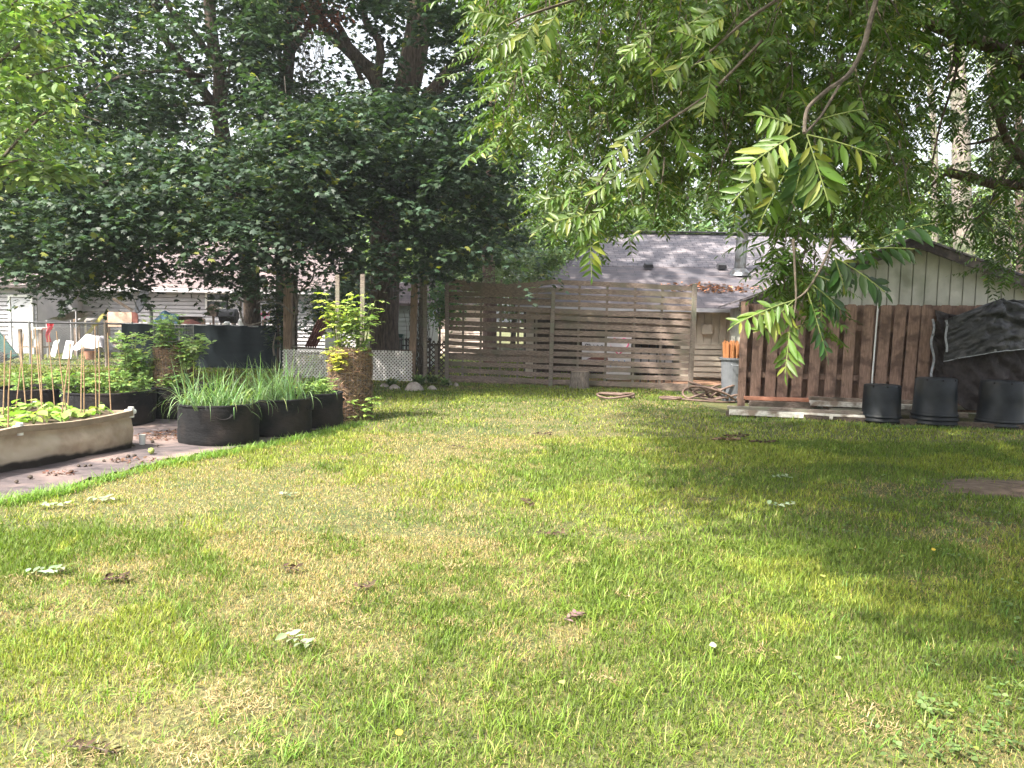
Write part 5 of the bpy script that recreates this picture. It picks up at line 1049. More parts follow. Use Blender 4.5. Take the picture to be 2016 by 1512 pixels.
crown(lt, [(px_points(polyL_low, 480, 12.8, 19.0, holes), 88, .70, .028, .115, DG, .25, .03),
           (px_points(polyL_up, 330, 20.6, 24.5, holes), 40, .60, .07, .15, DG, .25, .02), (px_points(polyL_up, 260, 14.5, 19.0, holes+LH), 66, .60, .035, .12, DG, .25, .02),
           (overhead(260, -17, -6), 14, 1.1, .2, .42, DG, .2, 0)], MAPLE)
# --- third trunk
tt_ = tree('maple_tree', 'slim dark trunk with hanging dead vines between the two maples', P(565, 745, 22.5)); tt_.location.z = 0
MT = MB(); limb(MT, [(556, 745, 22.5), (556, 600, 22.5), (555, 420, 22.3), (556, 250, 22.2), (568, 120, 22), (578, -60, 22)], .20, .16, 16, .04); MT.build('trunk', 'bark', tt_, smooth=True)
LB = MB(); limb(LB, [(562, 180, 22.1), (545, 80, 22), (520, -30, 22)], .09, .06); limb(LB, [(572, 110, 22.1), (610, 40, 22), (625, -30, 22)], .08, .06); LB.build('limb', 'bark', tt_, smooth=True)
crown(tt_, [(px_points([(470, -60), (590, -60), (580, 250), (560, 420), (480, 400)], 45, 22.6, 25, holes), 34, .6, .12, .17, DG, .25, 0)], MAPLE)
mb = MB()
for k in range(34):
    x0 = random.uniform(585, 640); y0 = random.uniform(-10, 90); L_ = random.uniform(90, 260); a = [(x0+random.uniform(-7, 7)*(j+1)*.6, y0+L_*j/6, 19.0+random.uniform(-.1, .1)) for j in range(7)]; limb(mb, a, .009, .004, 4, 0, sub=2)
for pts in ([(470, 290), (463, 340), (462, 400)], [(478, 300), (480, 345), (482, 360)], [(488, 305), (486, 350), (495, 380)], [(415, 240), (380, 260), (350, 300)], [(420, 215), (410, 240), (375, 290), (360, 340)], [(505, 150), (525, 190), (520, 230)], [(560, 150), (565, 210), (572, 260)]):
    limb(mb, [(x, y, 15.5) for x, y in pts], .011, .006, 4, 0, sub=4)
one(mb, 'hanging_vine', 'bark_pale', 'curtain of thin pale dead vines dangling beside the upper trunk', 'vine', P(610, 250, 19))
# reddish dead leaves at the top
cc_ = px_points([(570, 0), (670, 0), (680, 50), (600, 60), (560, 40)], 26, 18.4, 19.4); p_, A, B, C = sprays(cc_, 26, .3, .12, .11)
tag(inst_mesh('dead_foliage', OVAL[0], OVAL[1], p_, A, B, C, leafcol(len(p_), (.17, .06, .045), .35, 0), 'leaf'), 'reddish brown dead leaves clinging high beside the sky gap', 'dead leaves', kind='stuff')
# --- woods further behind
def back_tree(px, base_d, w_, h_, colr, label, T=SIMPLE, n=900, lf=.34, trunk=True, pale=False, z0=1.2, group='trees beyond the yards', nl=10, tr=.16):
    x = XZ(px, 640, base_d)[0]; o = tree('background_tree', label, (x, base_d, 0), group)
    m_ = MB(); limb3(m_, [(x, base_d, -.1), (x+.1, base_d, h_*.35), (x-.1, base_d+.1, h_*.7), (x, base_d, h_*.95)], tr, .04, 12, .05)
    for k in range(6):
        a = random.uniform(0, 6.28); z = h_*random.uniform(.3, .7); limb3(m_, [(x, base_d, z), (x+math.cos(a)*w_*.25, base_d+math.sin(a)*w_*.25, z+h_*.08), (x+math.cos(a)*w_*.45, base_d+math.sin(a)*w_*.45, z+h_*.2)], tr*.4, .02, 6, 0)
    m_.build('trunk', 'bark_pale' if pale else 'bark', o, smooth=True)
    q = rng.normal(0, 1, (n, 3)); q /= np.linalg.norm(q, axis=1)[:, None]; q *= (rng.random((n, 1))**.45); zc = (h_+z0)/2; c = np.stack([x+q[:, 0]*w_/2, base_d+q[:, 1]*w_/2, zc+q[:, 2]*(h_-z0)/2], 1)
    crown(o, [(c, nl, .55, .12, lf, colr, .3, .05)], T); return o
bt = [(-250, 38, 9, 11, .06), (-60, 42, 10, 13, 0), (140, 40, 10, 12, .01), (330, 44, 10, 14, .0), (520, 41, 10, 11, .03), (700, 46, 9, 13, 0), (860, 36, 7, 9, .02), (1010, 42, 9, 11, .01), (1180, 38, 9, 8.5, 0), (1350, 44, 10, 11, .02), (1520, 40, 9, 9, 0), (1700, 46, 11, 12, .03), (1880, 42, 10, 11, .02), (2080, 46, 11, 13, .03), (2300, 40, 10, 12, 0)]
labs = ['leafy green tree far beyond the left edge of the garage', 'leafy tree rising behind the white garage roof', 'leafy tree behind the shuttered window of the white house', 'tree behind the satellite dish and white house', 'tree beyond the white house above the smoker grill', 'tree far behind the furrowed trunk of the big maple', 'tree beyond the grey shed and pink garage', 'tree beyond the left corner of the slat fence', 'tree far behind the middle of the slat fence', 'tree behind the cream house, left of the stovepipe', 'tree behind the cream house, at the stovepipe', 'tree behind the cream house roof and the shed eave', 'tree rising behind the apex of the gable shed', 'tree behind the right slope of the gable shed', 'tree beyond the right edge behind the gable shed']
for k, (px, d, w_, h_, s_) in enumerate(bt):
    back_tree(px, d, w_, h_, (.075+s_, .13+s_, .045+s_*.3), labs[k])
# conifer with pale trunk left of the house
o = tree('cypress_tree', 'feathery grey green evergreen with a reddish trunk behind the slat fence', P(963, 745, 27)); o.location.z = 0
m_ = MB(); limb(m_, [(966, 745, 27), (963, 600, 27), (962, 520, 27), (958, 430, 27), (966, 340, 27), (970, 200, 27)], .26, .14, 14, .06); m_.build('trunk', nmat('red_bark', (.10, .06, .05), (.26, .17, .15), 8, .95, .8, (3, 3, .6), dist=.05), o, smooth=True)
cn = px_points([(900, 380), (940, 320), (1010, 330), (1050, 420), (1060, 560), (980, 580), (900, 570), (885, 470)], 260, 26, 28.5, [(962, 490, 12, 50)]); p_, A, B, C = sprays(cn, 34, .38, .16, .13, tilt=.6, droop=.9)
inst_mesh('crown', LEAFLET[0], LEAFLET[1], p_, A, B, C, leafcol(len(p_), (.15, .20, .10), .35, .15, (.28, .24, .16)), 'leaf', o)
o = tree('shrub', 'pale green shrub leaning over the slat fence in front of the house roof corner', P(1085, 600, 21.2)); o['category'] = 'shrub'; o.location.z = 0
m_ = MB(); bx0 = P(1075, 745, 20.0); limb3(m_, [(bx0.x, 20.0, 0), (bx0.x+.1, 20, 1.4), (bx0.x+.2, 20.0, 2.4)], .05, .02, 7); m_.build('stem', 'bark', o)
cn = px_points([(1030, 505), (1075, 490), (1120, 490), (1110, 530), (1060, 548), (1040, 545)], 46, 19.6, 20.4); p_, A, B, C = sprays(cn, 30, .24, .05, .10, tilt=.5)
inst_mesh('leaves', OVAL[0], OVAL[1], p_, A, B, C, leafcol(len(p_), (.20, .28, .12), .25, .1), 'leaf', o)
o = tree('shrub', 'leafy shrub growing between grey shed and slat fence', P(862, 700, 22.5)); o['category'] = 'shrub'; o.location.z = 0
x = P(862, 700, 22.5).x; m_ = MB(); limb3(m_, [(x, 22.5, 0), (x+.05, 22.5, 1), (x, 22.5, 2)], .05, .02, 7); m_.build('stem', 'bark', o)
cn = px_points([(845, 560), (880, 555), (905, 575), (900, 640), (870, 620), (850, 640)], 60, 22, 23); p_, A, B, C = sprays(cn, 26, .25, .08, .12, tilt=.5)
inst_mesh('leaves', OVAL[0], OVAL[1], p_, A, B, C, leafcol(len(p_), (.10, .19, .07), .25, .1), 'leaf', o)
# shrub row under maples behind windscreen (dark masses) 
o = tree('shrub', 'dark leafy shrub around the cedar post and bare vine', P(545, 700, 20)); o['category'] = 'shrub'; o.location.z = 0
x = P(545, 700, 20).x; m_ = MB(); limb3(m_, [(x, 20, 0), (x+.05, 20, 1), (x, 20, 2)], .04, .02, 7); m_.build('stem', 'bark', o)
cn = np.concatenate([px_points([(530, 590), (560, 580), (565, 680), (535, 670)], 22, 19.6, 20.5), px_points([(600, 560), (740, 545), (735, 640), (600, 640)], 120, 24, 26)]); p_, A, B, C = sprays(cn, 26, .32, .10, .13)
inst_mesh('leaves', MAPLE[0], MAPLE[1], p_, A, B, C, leafcol(len(p_), DG, .25, .1), 'leaf', o)
# right: pale trunks behind the shed
for k, (pts, w0, lab) in enumerate((([(1900, 640, 24), (1896, 450, 24), (1892, 300, 24), (1886, 150, 24), (1880, -40, 24)], .34, 'pale mottled trunk rising right behind the gable shed roof'), ([(1975, 640, 27), (1972, 400, 27), (1960, 200, 27), (1950, 50, 27), (1948, -60, 27)], .30, 'second pale trunk further right behind the gable shed'), ([(2010, 640, 20), (2008, 480, 20), (2006, 300, 20), (2004, 150, 20), (1990, -50, 20)], .12, 'dark slim trunk at the right edge behind the shed'), ([(1838, 560, 26), (1840, 300, 26), (1825, 100, 26), (1815, -30, 26)], .13, 'thin pale leaning trunk above the shed apex'))):
    q = P(*pts[0]); o = tree('background_tree', lab, (q.x, q.y, 0)); m_ = MB(); limb3(m_, [(q.x, q.y, -.1)]+[tuple(P(*p)) for p in pts], w0, w0*.6, 14, .05); m_.build('trunk', 'bark_pale' if k != 2 else 'bark', o, smooth=True)
    cn = px_points([(pts[0][0]-110, 80), (pts[0][0]+110, 60), (pts[0][0]+100, 500), (pts[0][0]-90, 500)], (70, 90, 40, 30)[k], q.y-1, q.y+2.5, [(1896, 300, 26, 400)] if k == 0 else []); p_, A, B, C = sprays(cn, 30, .5, .12, .12, tilt=.5)
    inst_mesh('crown', LEAFLET[0], LEAFLET[1], p_, A, B, C, leafcol(len(p_), (.15, .22, .07), .3, .08), 'leaf', o)
# ================================================================== WALNUT: compound leaves
def compound(specs, name, mat, parent, colr, var=.2, yellow=.04, rachis=True, npair=7, wide=1.0):
    """specs: list of (base, tip, leaflet length, sag, upvec)"""
    pos, fw, nr, sz, shade = [], [], [], [], []; rm = MB(); RB, RF, RL = [], [], []
    for b, t_, L_, sag, up in specs:
        b = Vector(b); t_ = Vector(t_); ax_ = t_-b; ln = ax_.length; d = ax_.normalized(); up = Vector(up); sd = d.cross(up)
        if sd.length < 1e-3: sd = Vector((1, 0, 0))
        sd.normalize(); u_ = sd.cross(d).normalized(); pts = []; br = random.uniform(.75, 1.3)
        for i in range(npair+1):
            k = .18+.82*i/npair; q = b+ax_*k-Vector((0, 0, sag*ln*(k*k-k)))*-1*0+Vector((0, 0, sag*ln*(k-k*k))); pts.append(q)
            prof = math.sin(math.pi*(.22+.62*i/npair))
            if i == npair: items = [(d, 1)]
            else: items = [((sd*s_*.9+d*.42).normalized(), s_) for s_ in (-1, 1)]
            for f, s_ in items:
                pos.append(q); f = f-Vector((0, 0, random.uniform(.1, .8)))+Vector((random.uniform(-.22, .22), random.uniform(-.22, .22), 0)); fw.append(f)
                nr.append(u_+Vector((random.uniform(-.5, .5), random.uniform(-.5, .5), random.uniform(-.3, .3)))); sz.append(L_*prof*random.uniform(.85, 1.12)); shade.append(br)
        if rachis == 'tube': rm.tube([b]+pts, .0024, 5, False)
        elif rachis: RB.append(b); RF.append(ax_); RL.append(ln)
    A, B, C = frames(np.array([tuple(f) for f in fw]), np.array([tuple(f) for f in nr])); s = np.array(sz)[:, None]; pos = np.array([tuple(p) for p in pos])
    A, B, C = A*s*wide, B*s, C*s; cl = leafcol(len(pos), colr, var, yellow)*np.array(shade)[:, None]
    if RB:
        RB = np.array([tuple(q) for q in RB]); l_ = np.array(RL)[:, None]; A2, B2, C2 = frames(np.array([tuple(q) for q in RF]), np.tile([[.3, -1., .2]], (len(RB), 1)))
        pos = np.concatenate([pos, RB]); A = np.concatenate([A, A2*l_*.05]); B = np.concatenate([B, B2*l_]); C = np.concatenate([C, C2*l_*.3]); cl = np.concatenate([cl, leafcol(len(RB), (.16, .17, .06), .2, 0)])
    o = inst_mesh(name, LEAFLET[0], LEAFLET[1], pos, A, B, C, cl, mat, parent)
    if rachis == 'tube': rm.build('leaf_stalk', 'twig_green', o)
    return o
def twig_cluster(start, dir_, L_, nleaf, leaf_len, lfl, tw, specs):
    s = Vector(start); d = Vector(dir_).normalized(); pts = [s]; n = 5
    for i in range(n): d = (d+Vector((random.uniform(-.15, .15), random.uniform(-.15, .15), -.16))).normalized(); pts.append(pts[-1]+d*L_/n)
    tw.tube(pts, [.006*(1-.6*i/n) for i in range(n+1)], 4, False)
    for k in range(nleaf):
        t_ = (k+.7)/nleaf*n; i0 = min(int(t_), n-1); b = pts[i0].lerp(pts[i0+1], t_-i0); a = k*2.39+random.uniform(-.5, .5)
        dd_ = (pts[i0+1]-pts[i0]).normalized(); o1 = dd_.orthogonal().normalized(); o2 = dd_.cross(o1)
        f = (o1*math.cos(a)+o2*math.sin(a))*.9+dd_*.5; f.z = f.z*.5-.30; f.normalize(); ll = leaf_len*random.uniform(.7, 1.15)
        specs.append((b, b+f*ll, lfl*random.uniform(.85, 1.15), .12, (random.uniform(-.3, .3), random.uniform(-.5, .1), 1)))
WG = (.062, .110, .019)
wn = tree('walnut_tree', 'large walnut with drooping feathered leaves overhanging the lawn from the right', (7.9, 9.2, 0))
m_ = MB(); limb3(m_, [(7.9, 9.2, -.1), (7.85, 9.2, 1.5), (7.8, 9.1, 3), (7.6, 9, 4.6), (7.4, 8.8, 6.5), (7.2, 8.6, 9)], .33, .15, 22, .04); m_.build('trunk', 'bark', wn, smooth=True)
LB = MB()
for pts, w0, w1 in (([(2060, 352, 10.3), (2016, 362, 10.3), (1960, 362, 10.2), (1905, 348, 10), (1865, 338, 10)], .085, .055), ([(1870, 338, 10), (1845, 355, 10), (1820, 380, 10.2)], .03, .012),
                    ([(2080, 60, 9.5), (2000, 80, 9.5), (1950, 50, 9.5), (1885, 20, 9.5), (1840, -30, 9.5)], .05, .035), ([(2090, 230, 9.5), (1990, 110, 9.3), (1900, 75, 9.2), (1850, 55, 9), (1800, 35, 9), (1730, 35, 8.8), (1690, 20, 8.8)], .09, .04),
                    ([(2100, 420, 10), (2010, 310, 10), (1985, 280, 10), (1960, 215, 10), (1950, 205, 10)], .07, .03), ([(2000, 300, 10), (1975, 250, 10), (1985, 180, 10), (1960, 120, 10)], .04, .02), ([(1965, 270, 10), (1930, 280, 10), (1900, 285, 10)], .03, .01), ([(1905, 78, 9.2), (1850, 90, 9), (1800, 115, 9)], .03, .012), ([(1885, 72, 9.2), (1875, 130, 9.1), (1855, 175, 9)], .025, .01),
                    ([(2016, 250, 10), (1950, 400, 9.9), (1910, 440, 9.9), (1890, 490, 9.9)], .018, .008), ([(1870, 20, 9.4), (1885, 90, 9.3), (1880, 150, 9.2), (1850, 250, 9), (1830, 350, 8.8)], .022, .009)):
    limb(LB, pts, w0, w1, 10, .06)
limb3(LB, [(7.7, 9.1, 4.0), (6.2, 8.2, 4.9), (4.5, 7.4, 5.3), (2.6, 6.6, 5.2), (1.0, 6.2, 4.7)], .16, .05, 12)
limb3(LB, [(7.6, 9, 4.4), (6, 9.8, 5.5), (4, 10.4, 6.2), (2, 10.8, 6.3), (0.5, 10.8, 6)], .15, .05, 12)
limb3(LB, [(7.7, 9.0, 3.6), (6.0, 6.5, 4.4), (3.8, 4.6, 4.4), (2.0, 3.2, 4.0), (1.3, 2.6, 3.5)], .15, .03, 12)
limb3(LB, [(4.5, 7.4, 5.3), (3.4, 6.0, 4.7), (2.2, 5.3, 4.2), (1.3, 5.0, 3.7)], .06, .02, 8)
LB.build('limb', 'bark', wn, smooth=True)
TW = MB(); specs = []; specs2 = []
# curtain of mid-distance leaves, depth 4.5-8
polyW = [(935, -60), (1480, -60), (1500, 120), (1420, 230), (1440, 330), (1390, 368), (1330, 403), (1270, 418), (1210, 448), (1170, 488), (1140, 448), (1085, 438), (1050, 423), (1085, 418), (1075, 368), (1110, 320), (1050, 260), (980, 300), (965, 255), (985, 200), (955, 130)]
for c in px_points(polyW, 340, 5.0, 8.6, [(1030, 355, 45, 35), (1458, 460, 40, 80)]): twig_cluster(c+np.array([0, 0, .22]), (random.uniform(-.5, .3), random.uniform(-.5, .2), -.9), random.uniform(.3, .5), 6, .34, .078, TW, specs)
polyW2 = [(1380, -60), (1760, -60), (1800, 100), (1760, 300), (1790, 388), (1810, 418), (1740, 433), (1690, 448), (1640, 458), (1600, 468), (1550, 458), (1500, 378), (1460, 358), (1420, 358), (1440, 250)]
for c in px_points(polyW2, 200, 4.6, 8.5, [(1590, 105, 40, 38), (1580, 190, 30, 22), (1700, 450, 60, 20), (1458, 460, 42, 80)]): twig_cluster(c+np.array([0, 0, .2]), (random.uniform(-.6, .4), random.uniform(-.5, .3), -.8), random.uniform(.3, .5), 6, .34, .085, TW, specs)
polyW3 = [(1700, -60), (2080, -60), (2080, 520), (1990, 500), (1930, 440), (1860, 430), (1800, 440), (1740, 400), (1780, 200)]
for c in px_points(polyW3, 170, 8.2, 12.5, [(1860, 110, 55, 70), (1800, 440, 60, 22), (1890, 260, 40, 60)]): twig_cluster(c, (random.uniform(-.8, .8), random.uniform(-.6, .6), -.35), random.uniform(.4, .6), 6, .40, .095, TW, specs2)
polyW4 = [(1540, 455), (1610, 470), (1650, 520), (1640, 560), (1600, 590), (1560, 540), (1520, 500)]
for c in px_points(polyW4, 14, 4.4, 5.4): twig_cluster(c, (random.uniform(-.6, .4), random.uniform(-.5, .3), -.5), .25, 5, .26, .075, TW, specs)
# overhead canopy that shades the right of the lawn and the shed (out of frame or high in it)
for _ in range(3300):
    if random.random() < .22: tx, ty, tz = random.uniform(4.2, 11), random.uniform(12.6, 14), random.uniform(.2, 2.6)     # shade for the shed front
    else: tx, ty, tz = random.uniform(1.6, 10), 1.8+11.8*random.random()**1.35, 0
    if 1.2 < tx < 4.4 and 5.8 < ty < 10 and random.random() < .62: continue
    if tx < 2.5+random.gauss(0, .14)+.5*(float(vnoise(np.array(tx*.01), np.array(ty), 12, .9, 2))-.5)+max(0, (2.6-ty)*.2): continue
    z = random.uniform(5.0, 8.5) if random.random() < .8 else random.uniform(4.2, 5.2)
    k_ = (z-tz)/TOSUN.z; c = Vector((tx+TOSUN.x*k_, ty+TOSUN.y*k_, z)); specs_ = specs2
    qx, qy = CX+FPX*c.x/c.y+12, 632-FPX*(z-EYE)/c.y
    if c.y > 1 and qx > 1650 and 0 < qy < 460 and random.random() < .35: continue
    if c.y > 1 and any(((qx-hx)/rx)**2+((qy-hy)/ry)**2 < 1 for hx, hy, rx, ry in ((1860, 110, 62, 85), (1800, 440, 60, 28), (1895, 260, 50, 75), (1975, 400, 45, 60), (1590, 105, 36, 34), (1960, 170, 36, 40), (1620, 200, 25, 25))): continue
    twig_cluster(c, (random.uniform(-1, 1), random.uniform(-1, 1), -.15), .55, 5, .46, .14, TW, specs_)
TW.build('twig', 'twig', wn)
compound(specs, 'crown', 'leaf_gloss', wn, WG, .2, .05, rachis=True, npair=6)
compound(specs2, 'crown', 'leaf_gloss', wn, (.052, .095, .019), .2, .03, rachis=False, npair=6)
# near hanging sprays, each compound leaf placed where it hangs
NR = MB(); ns = []; nsd = []
def nl(p0, p1, d, lf, sag=.1, up=(0, -1, .6), dst=None, d1=None): (ns if dst is None else dst).append((P(p0[0], p0[1], d), P(p1[0], p1[1], d1 or d), lf, sag, up))
limb(NR, [(1745, -60, 3.4), (1722, 10, 3.3), (1700, 90, 3.2), (1672, 145, 3.1), (1625, 180, 2.9), (1590, 215, 2.8), (1583, 262, 2.7)], .012, .006, 7, .05)
limb(NR, [(1660, 155, 3.1), (1640, 190, 3), (1615, 230, 2.9), (1585, 262, 2.7)], .006, .004, 6, 0)
limb(NR, [(1562, 470, 3.2), (1565, 530, 3.2), (1567, 590, 3.2), (1560, 640, 3.2)], .006, .003, 6, 0)
limb(NR, [(1640, 470, 3.2), (1620, 520, 3.2), (1590, 570, 3.2), (1565, 590, 3.2)], .006, .003, 6, 0)
nl((1588, 265), (1630, 395), 2.7, .112, .04, (-.2, -1, .25)); nl((1588, 265), (1728, 308), 2.7, .105, .10, (0, -.8, .6)); nl((1575, 262), (1470, 330), 2.7, .105, .15); nl((1575, 250), (1490, 225), 2.9, .10, .1); nl((1560, 290), (1440, 400), 2.8, .10, .12); nl((1570, 300), (1500, 430), 2.9, .10, .1, (.3, -1, .3)); nl((1600, 240), (1700, 215), 2.9, .10, .1)
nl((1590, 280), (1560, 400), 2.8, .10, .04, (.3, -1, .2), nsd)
nl((1567, 590), (1446, 640), 3.2, .098, .12, (.1, -.7, .8)); nl((1560, 600), (1546, 735), 3.2, .105, .02, (-.9, -.6, .1)); nl((1565, 590), (1500, 655), 3.2, .09, .1)
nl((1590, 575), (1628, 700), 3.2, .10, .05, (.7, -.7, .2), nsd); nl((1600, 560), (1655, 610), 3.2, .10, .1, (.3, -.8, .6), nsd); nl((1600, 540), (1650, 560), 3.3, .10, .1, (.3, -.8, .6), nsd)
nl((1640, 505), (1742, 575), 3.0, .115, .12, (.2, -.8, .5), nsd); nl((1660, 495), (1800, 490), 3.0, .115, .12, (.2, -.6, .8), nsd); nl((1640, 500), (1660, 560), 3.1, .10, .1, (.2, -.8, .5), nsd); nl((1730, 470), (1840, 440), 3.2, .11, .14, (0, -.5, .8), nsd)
# lit sprays in the upper middle
for (a, b_, d) in (((1330, 170), (1260, 90), 3.6), ((1370, 100), (1310, 165), 3.6), ((1400, 90), (1330, 60), 3.6), ((1360, 130), (1440, 110), 3.6), ((1340, 60), (1400, 20), 3.8), ((1400, 140), (1385, 230), 3.6), ((1290, 60), (1230, 110), 3.9), ((1430, 30), (1380, 60), 3.7), ((1010, 40), (925, 22), 4.2), ((1040, 60), (960, 100), 4.2), ((1060, 30), (1015, 110), 4.2), ((1100, 20), (1060, 90), 4.2), ((1280, 230), (1190, 330), 4.3), ((1300, 280), (1250, 370), 4.3), ((1320, 240), (1370, 330), 4.2), ((1250, 320), (1160, 390), 4.6), ((1180, 420), (1080, 440), 5.0), ((1200, 400), (1130, 470), 5.0), ((1160, 430), (1165, 545), 5.0), ((1140, 380), (1070, 395), 5.2)):
    nl(a, b_, d, .085*d/3.4, .12, (random.uniform(-.3, .3), -.8, .6))
for pts in ([(1560, -20, 4), (1470, 40, 3.8), (1400, 100, 3.7), (1330, 160, 3.6)], [(1250, -40, 4.6), (1130, 0, 4.4), (1040, 30, 4.2), (1000, 50, 4.2)], [(1500, 80, 4.4), (1400, 180, 4.4), (1300, 250, 4.3), (1200, 330, 4.5), (1150, 420, 5)]): limb(NR, pts, .010, .004, 6, 0)
NR.build('hanging_twig', 'twig', wn)
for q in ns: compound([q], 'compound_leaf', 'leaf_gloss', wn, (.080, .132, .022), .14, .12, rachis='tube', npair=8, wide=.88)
for q in nsd: compound([q], 'compound_leaf', 'leaf_gloss', wn, (.034, .075, .02), .14, .02, rachis='tube', npair=7, wide=1.05)  # same leaves in a darker green, the shade on them put into the colour
# ================================================================== light green tree at the left edge
ly = tree('young_tree', 'bright light green branches reaching in at the upper left corner', (-8.6, 9.0, 0))
m_ = MB(); limb3(m_, [(-8.6, 9.0, -.1), (-8.5, 9, 2), (-8.3, 9, 4), (-8.2, 9.1, 6.5)], .14, .06, 12); m_.build('trunk', 'bark', ly, smooth=True)
LB = MB()
for pts in ([(-90, 420, 9), (-20, 340, 9), (60, 250, 9), (110, 215, 9), (200, 240, 9)], [(-90, 200, 9), (0, 120, 9), (80, 60, 9), (160, 20, 9)], [(-80, 420, 8.6), (0, 330, 8.6), (60, 315, 8.6), (130, 330, 8.6)], [(-100, 300, 9), (-10, 200, 9), (60, 150, 9), (180, 120, 9)], [(-80, 60, 9), (10, 20, 9), (60, -30, 9)]): limb(LB, pts, .025, .006, 7, .03)
LB.build('limb', 'twig', ly)
cn = px_points([(-120, -80), (130, -60), (150, 10), (110, 70), (130, 110), (190, 112), (180, 130), (130, 160), (150, 190), (140, 240), (100, 290), (40, 280), (-120, 300)], 150, 8.2, 10.2, [(100, 100, 30, 18)]); cn2 = px_points([(-100, 305), (60, 300), (130, 320), (150, 345), (100, 340), (0, 335), (-100, 345)], 16, 8.4, 8.9)
cn3 = px_points([(-100, 320), (60, 230), (170, 240), (170, 290), (60, 310)], 26, 10, 11)
p_, A, B, C = sprays(cn, 26, .28, .05, .105, tilt=.4, droop=.2); p2, A2, B2, C2 = sprays(cn2, 22, .26, .03, .15, tilt=.2, droop=.35); p3, A3, B3, C3 = sprays(cn3, 26, .3, .05, .09)
inst_mesh('crown', OVAL[0], OVAL[1], np.concatenate([p_, p2, p3]), np.concatenate([A, A2, A3]), np.concatenate([B, B2, B3]), np.concatenate([C, C2, C3]), leafcol(len(p_)+len(p2)+len(p3), (.130, .200, .068), .28, .10, (.34, .38, .12)), 'leaf', ly)
# ================================================================== LAWN
def mask_pts(x, y):
    ok = np.ones(len(x), bool)
    inm = np.zeros(len(x), bool); j = len(MATXY)-1
    for i in range(len(MATXY)):
        xi, yi = MATXY[i]; xj, yj = MATXY[j]; c = ((yi > y) != (yj > y)) & (x < (xj-xi)*(y-yi)/(yj-yi+1e-12)+xi); inm ^= c; j = i
    ok &= ~inm
    # keep off the lumber pile and mulch, and thin on the dirt
    dl = 12.72-.0022*(1008+x/y*FPX-1430); ok &= ~((x > 3.50) & (y > dl) & (x < 12))
    c = G(2060, 965); dd_ = ((x-c.x)/1.15)**2+((y-c.y)/.72)**2+ 1.6*(vnoise(x, y, 77, 2.6, 3)-.5); ok &= ~(rng.random(len(x)) < np.clip((1.15-dd_)*1.5, 0, .96))
    return ok
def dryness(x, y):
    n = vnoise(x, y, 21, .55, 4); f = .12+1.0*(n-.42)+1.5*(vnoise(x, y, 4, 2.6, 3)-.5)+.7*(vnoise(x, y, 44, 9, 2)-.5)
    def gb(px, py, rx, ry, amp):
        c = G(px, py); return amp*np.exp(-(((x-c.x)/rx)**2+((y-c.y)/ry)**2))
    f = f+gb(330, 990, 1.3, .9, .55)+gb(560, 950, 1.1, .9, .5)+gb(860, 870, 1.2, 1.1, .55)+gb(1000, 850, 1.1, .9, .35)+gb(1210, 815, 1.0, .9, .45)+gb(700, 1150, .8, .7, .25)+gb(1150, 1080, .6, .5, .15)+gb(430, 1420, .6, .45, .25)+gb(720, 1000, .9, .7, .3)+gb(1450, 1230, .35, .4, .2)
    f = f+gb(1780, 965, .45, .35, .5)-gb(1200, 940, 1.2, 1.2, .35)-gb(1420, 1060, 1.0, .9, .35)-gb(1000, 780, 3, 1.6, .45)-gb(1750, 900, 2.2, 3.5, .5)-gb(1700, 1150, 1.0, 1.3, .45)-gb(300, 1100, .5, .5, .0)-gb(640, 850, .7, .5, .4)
    return f
def grass_zone(n, y0, y1, hmin, hmax, w0, seg=3):
    y = np.sqrt(rng.random(n)*(y1**2-y0**2)+y0**2); x = (rng.random(n)*2-1)*(y*.72+1.5)
    ok = mask_pts(x, y); x, y = x[ok], y[ok]; n = len(x); dr = dryness(x, y); isdry = rng.random(n) < np.clip(dr+.22, .10, .93)
    tall = .5*vnoise(x, y, 31, 1.1, 3)+.5*vnoise(x, y, 32, 6, 2); hh_ = rng.uniform(hmin, hmax, n)*(.65+.9*tall)*np.where(isdry, .8, 1.05)*(1-.25*np.clip(dr, 0, 1))
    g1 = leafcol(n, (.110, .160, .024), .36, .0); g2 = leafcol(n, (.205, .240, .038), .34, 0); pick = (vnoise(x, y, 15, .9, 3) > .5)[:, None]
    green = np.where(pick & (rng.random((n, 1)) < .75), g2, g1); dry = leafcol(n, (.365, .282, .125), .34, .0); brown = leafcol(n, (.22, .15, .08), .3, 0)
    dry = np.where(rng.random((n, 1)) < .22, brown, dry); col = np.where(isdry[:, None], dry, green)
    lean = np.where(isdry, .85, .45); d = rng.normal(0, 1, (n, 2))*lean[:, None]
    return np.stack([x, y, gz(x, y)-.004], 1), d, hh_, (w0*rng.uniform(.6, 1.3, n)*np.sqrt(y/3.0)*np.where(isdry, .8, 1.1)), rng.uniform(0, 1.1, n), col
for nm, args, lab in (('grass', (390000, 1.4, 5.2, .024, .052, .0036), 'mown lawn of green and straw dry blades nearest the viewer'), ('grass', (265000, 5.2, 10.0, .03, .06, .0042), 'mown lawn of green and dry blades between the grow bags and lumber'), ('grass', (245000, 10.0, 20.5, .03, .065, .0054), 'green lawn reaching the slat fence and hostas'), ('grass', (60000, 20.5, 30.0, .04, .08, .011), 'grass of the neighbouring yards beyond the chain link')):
    b_, d_, h_, w_, bn, cl = grass_zone(*args); tag(curved_blades(nm, b_, d_, h_, w_, bn, cl, 'grass', None, 3), lab, 'grass', kind='stuff')
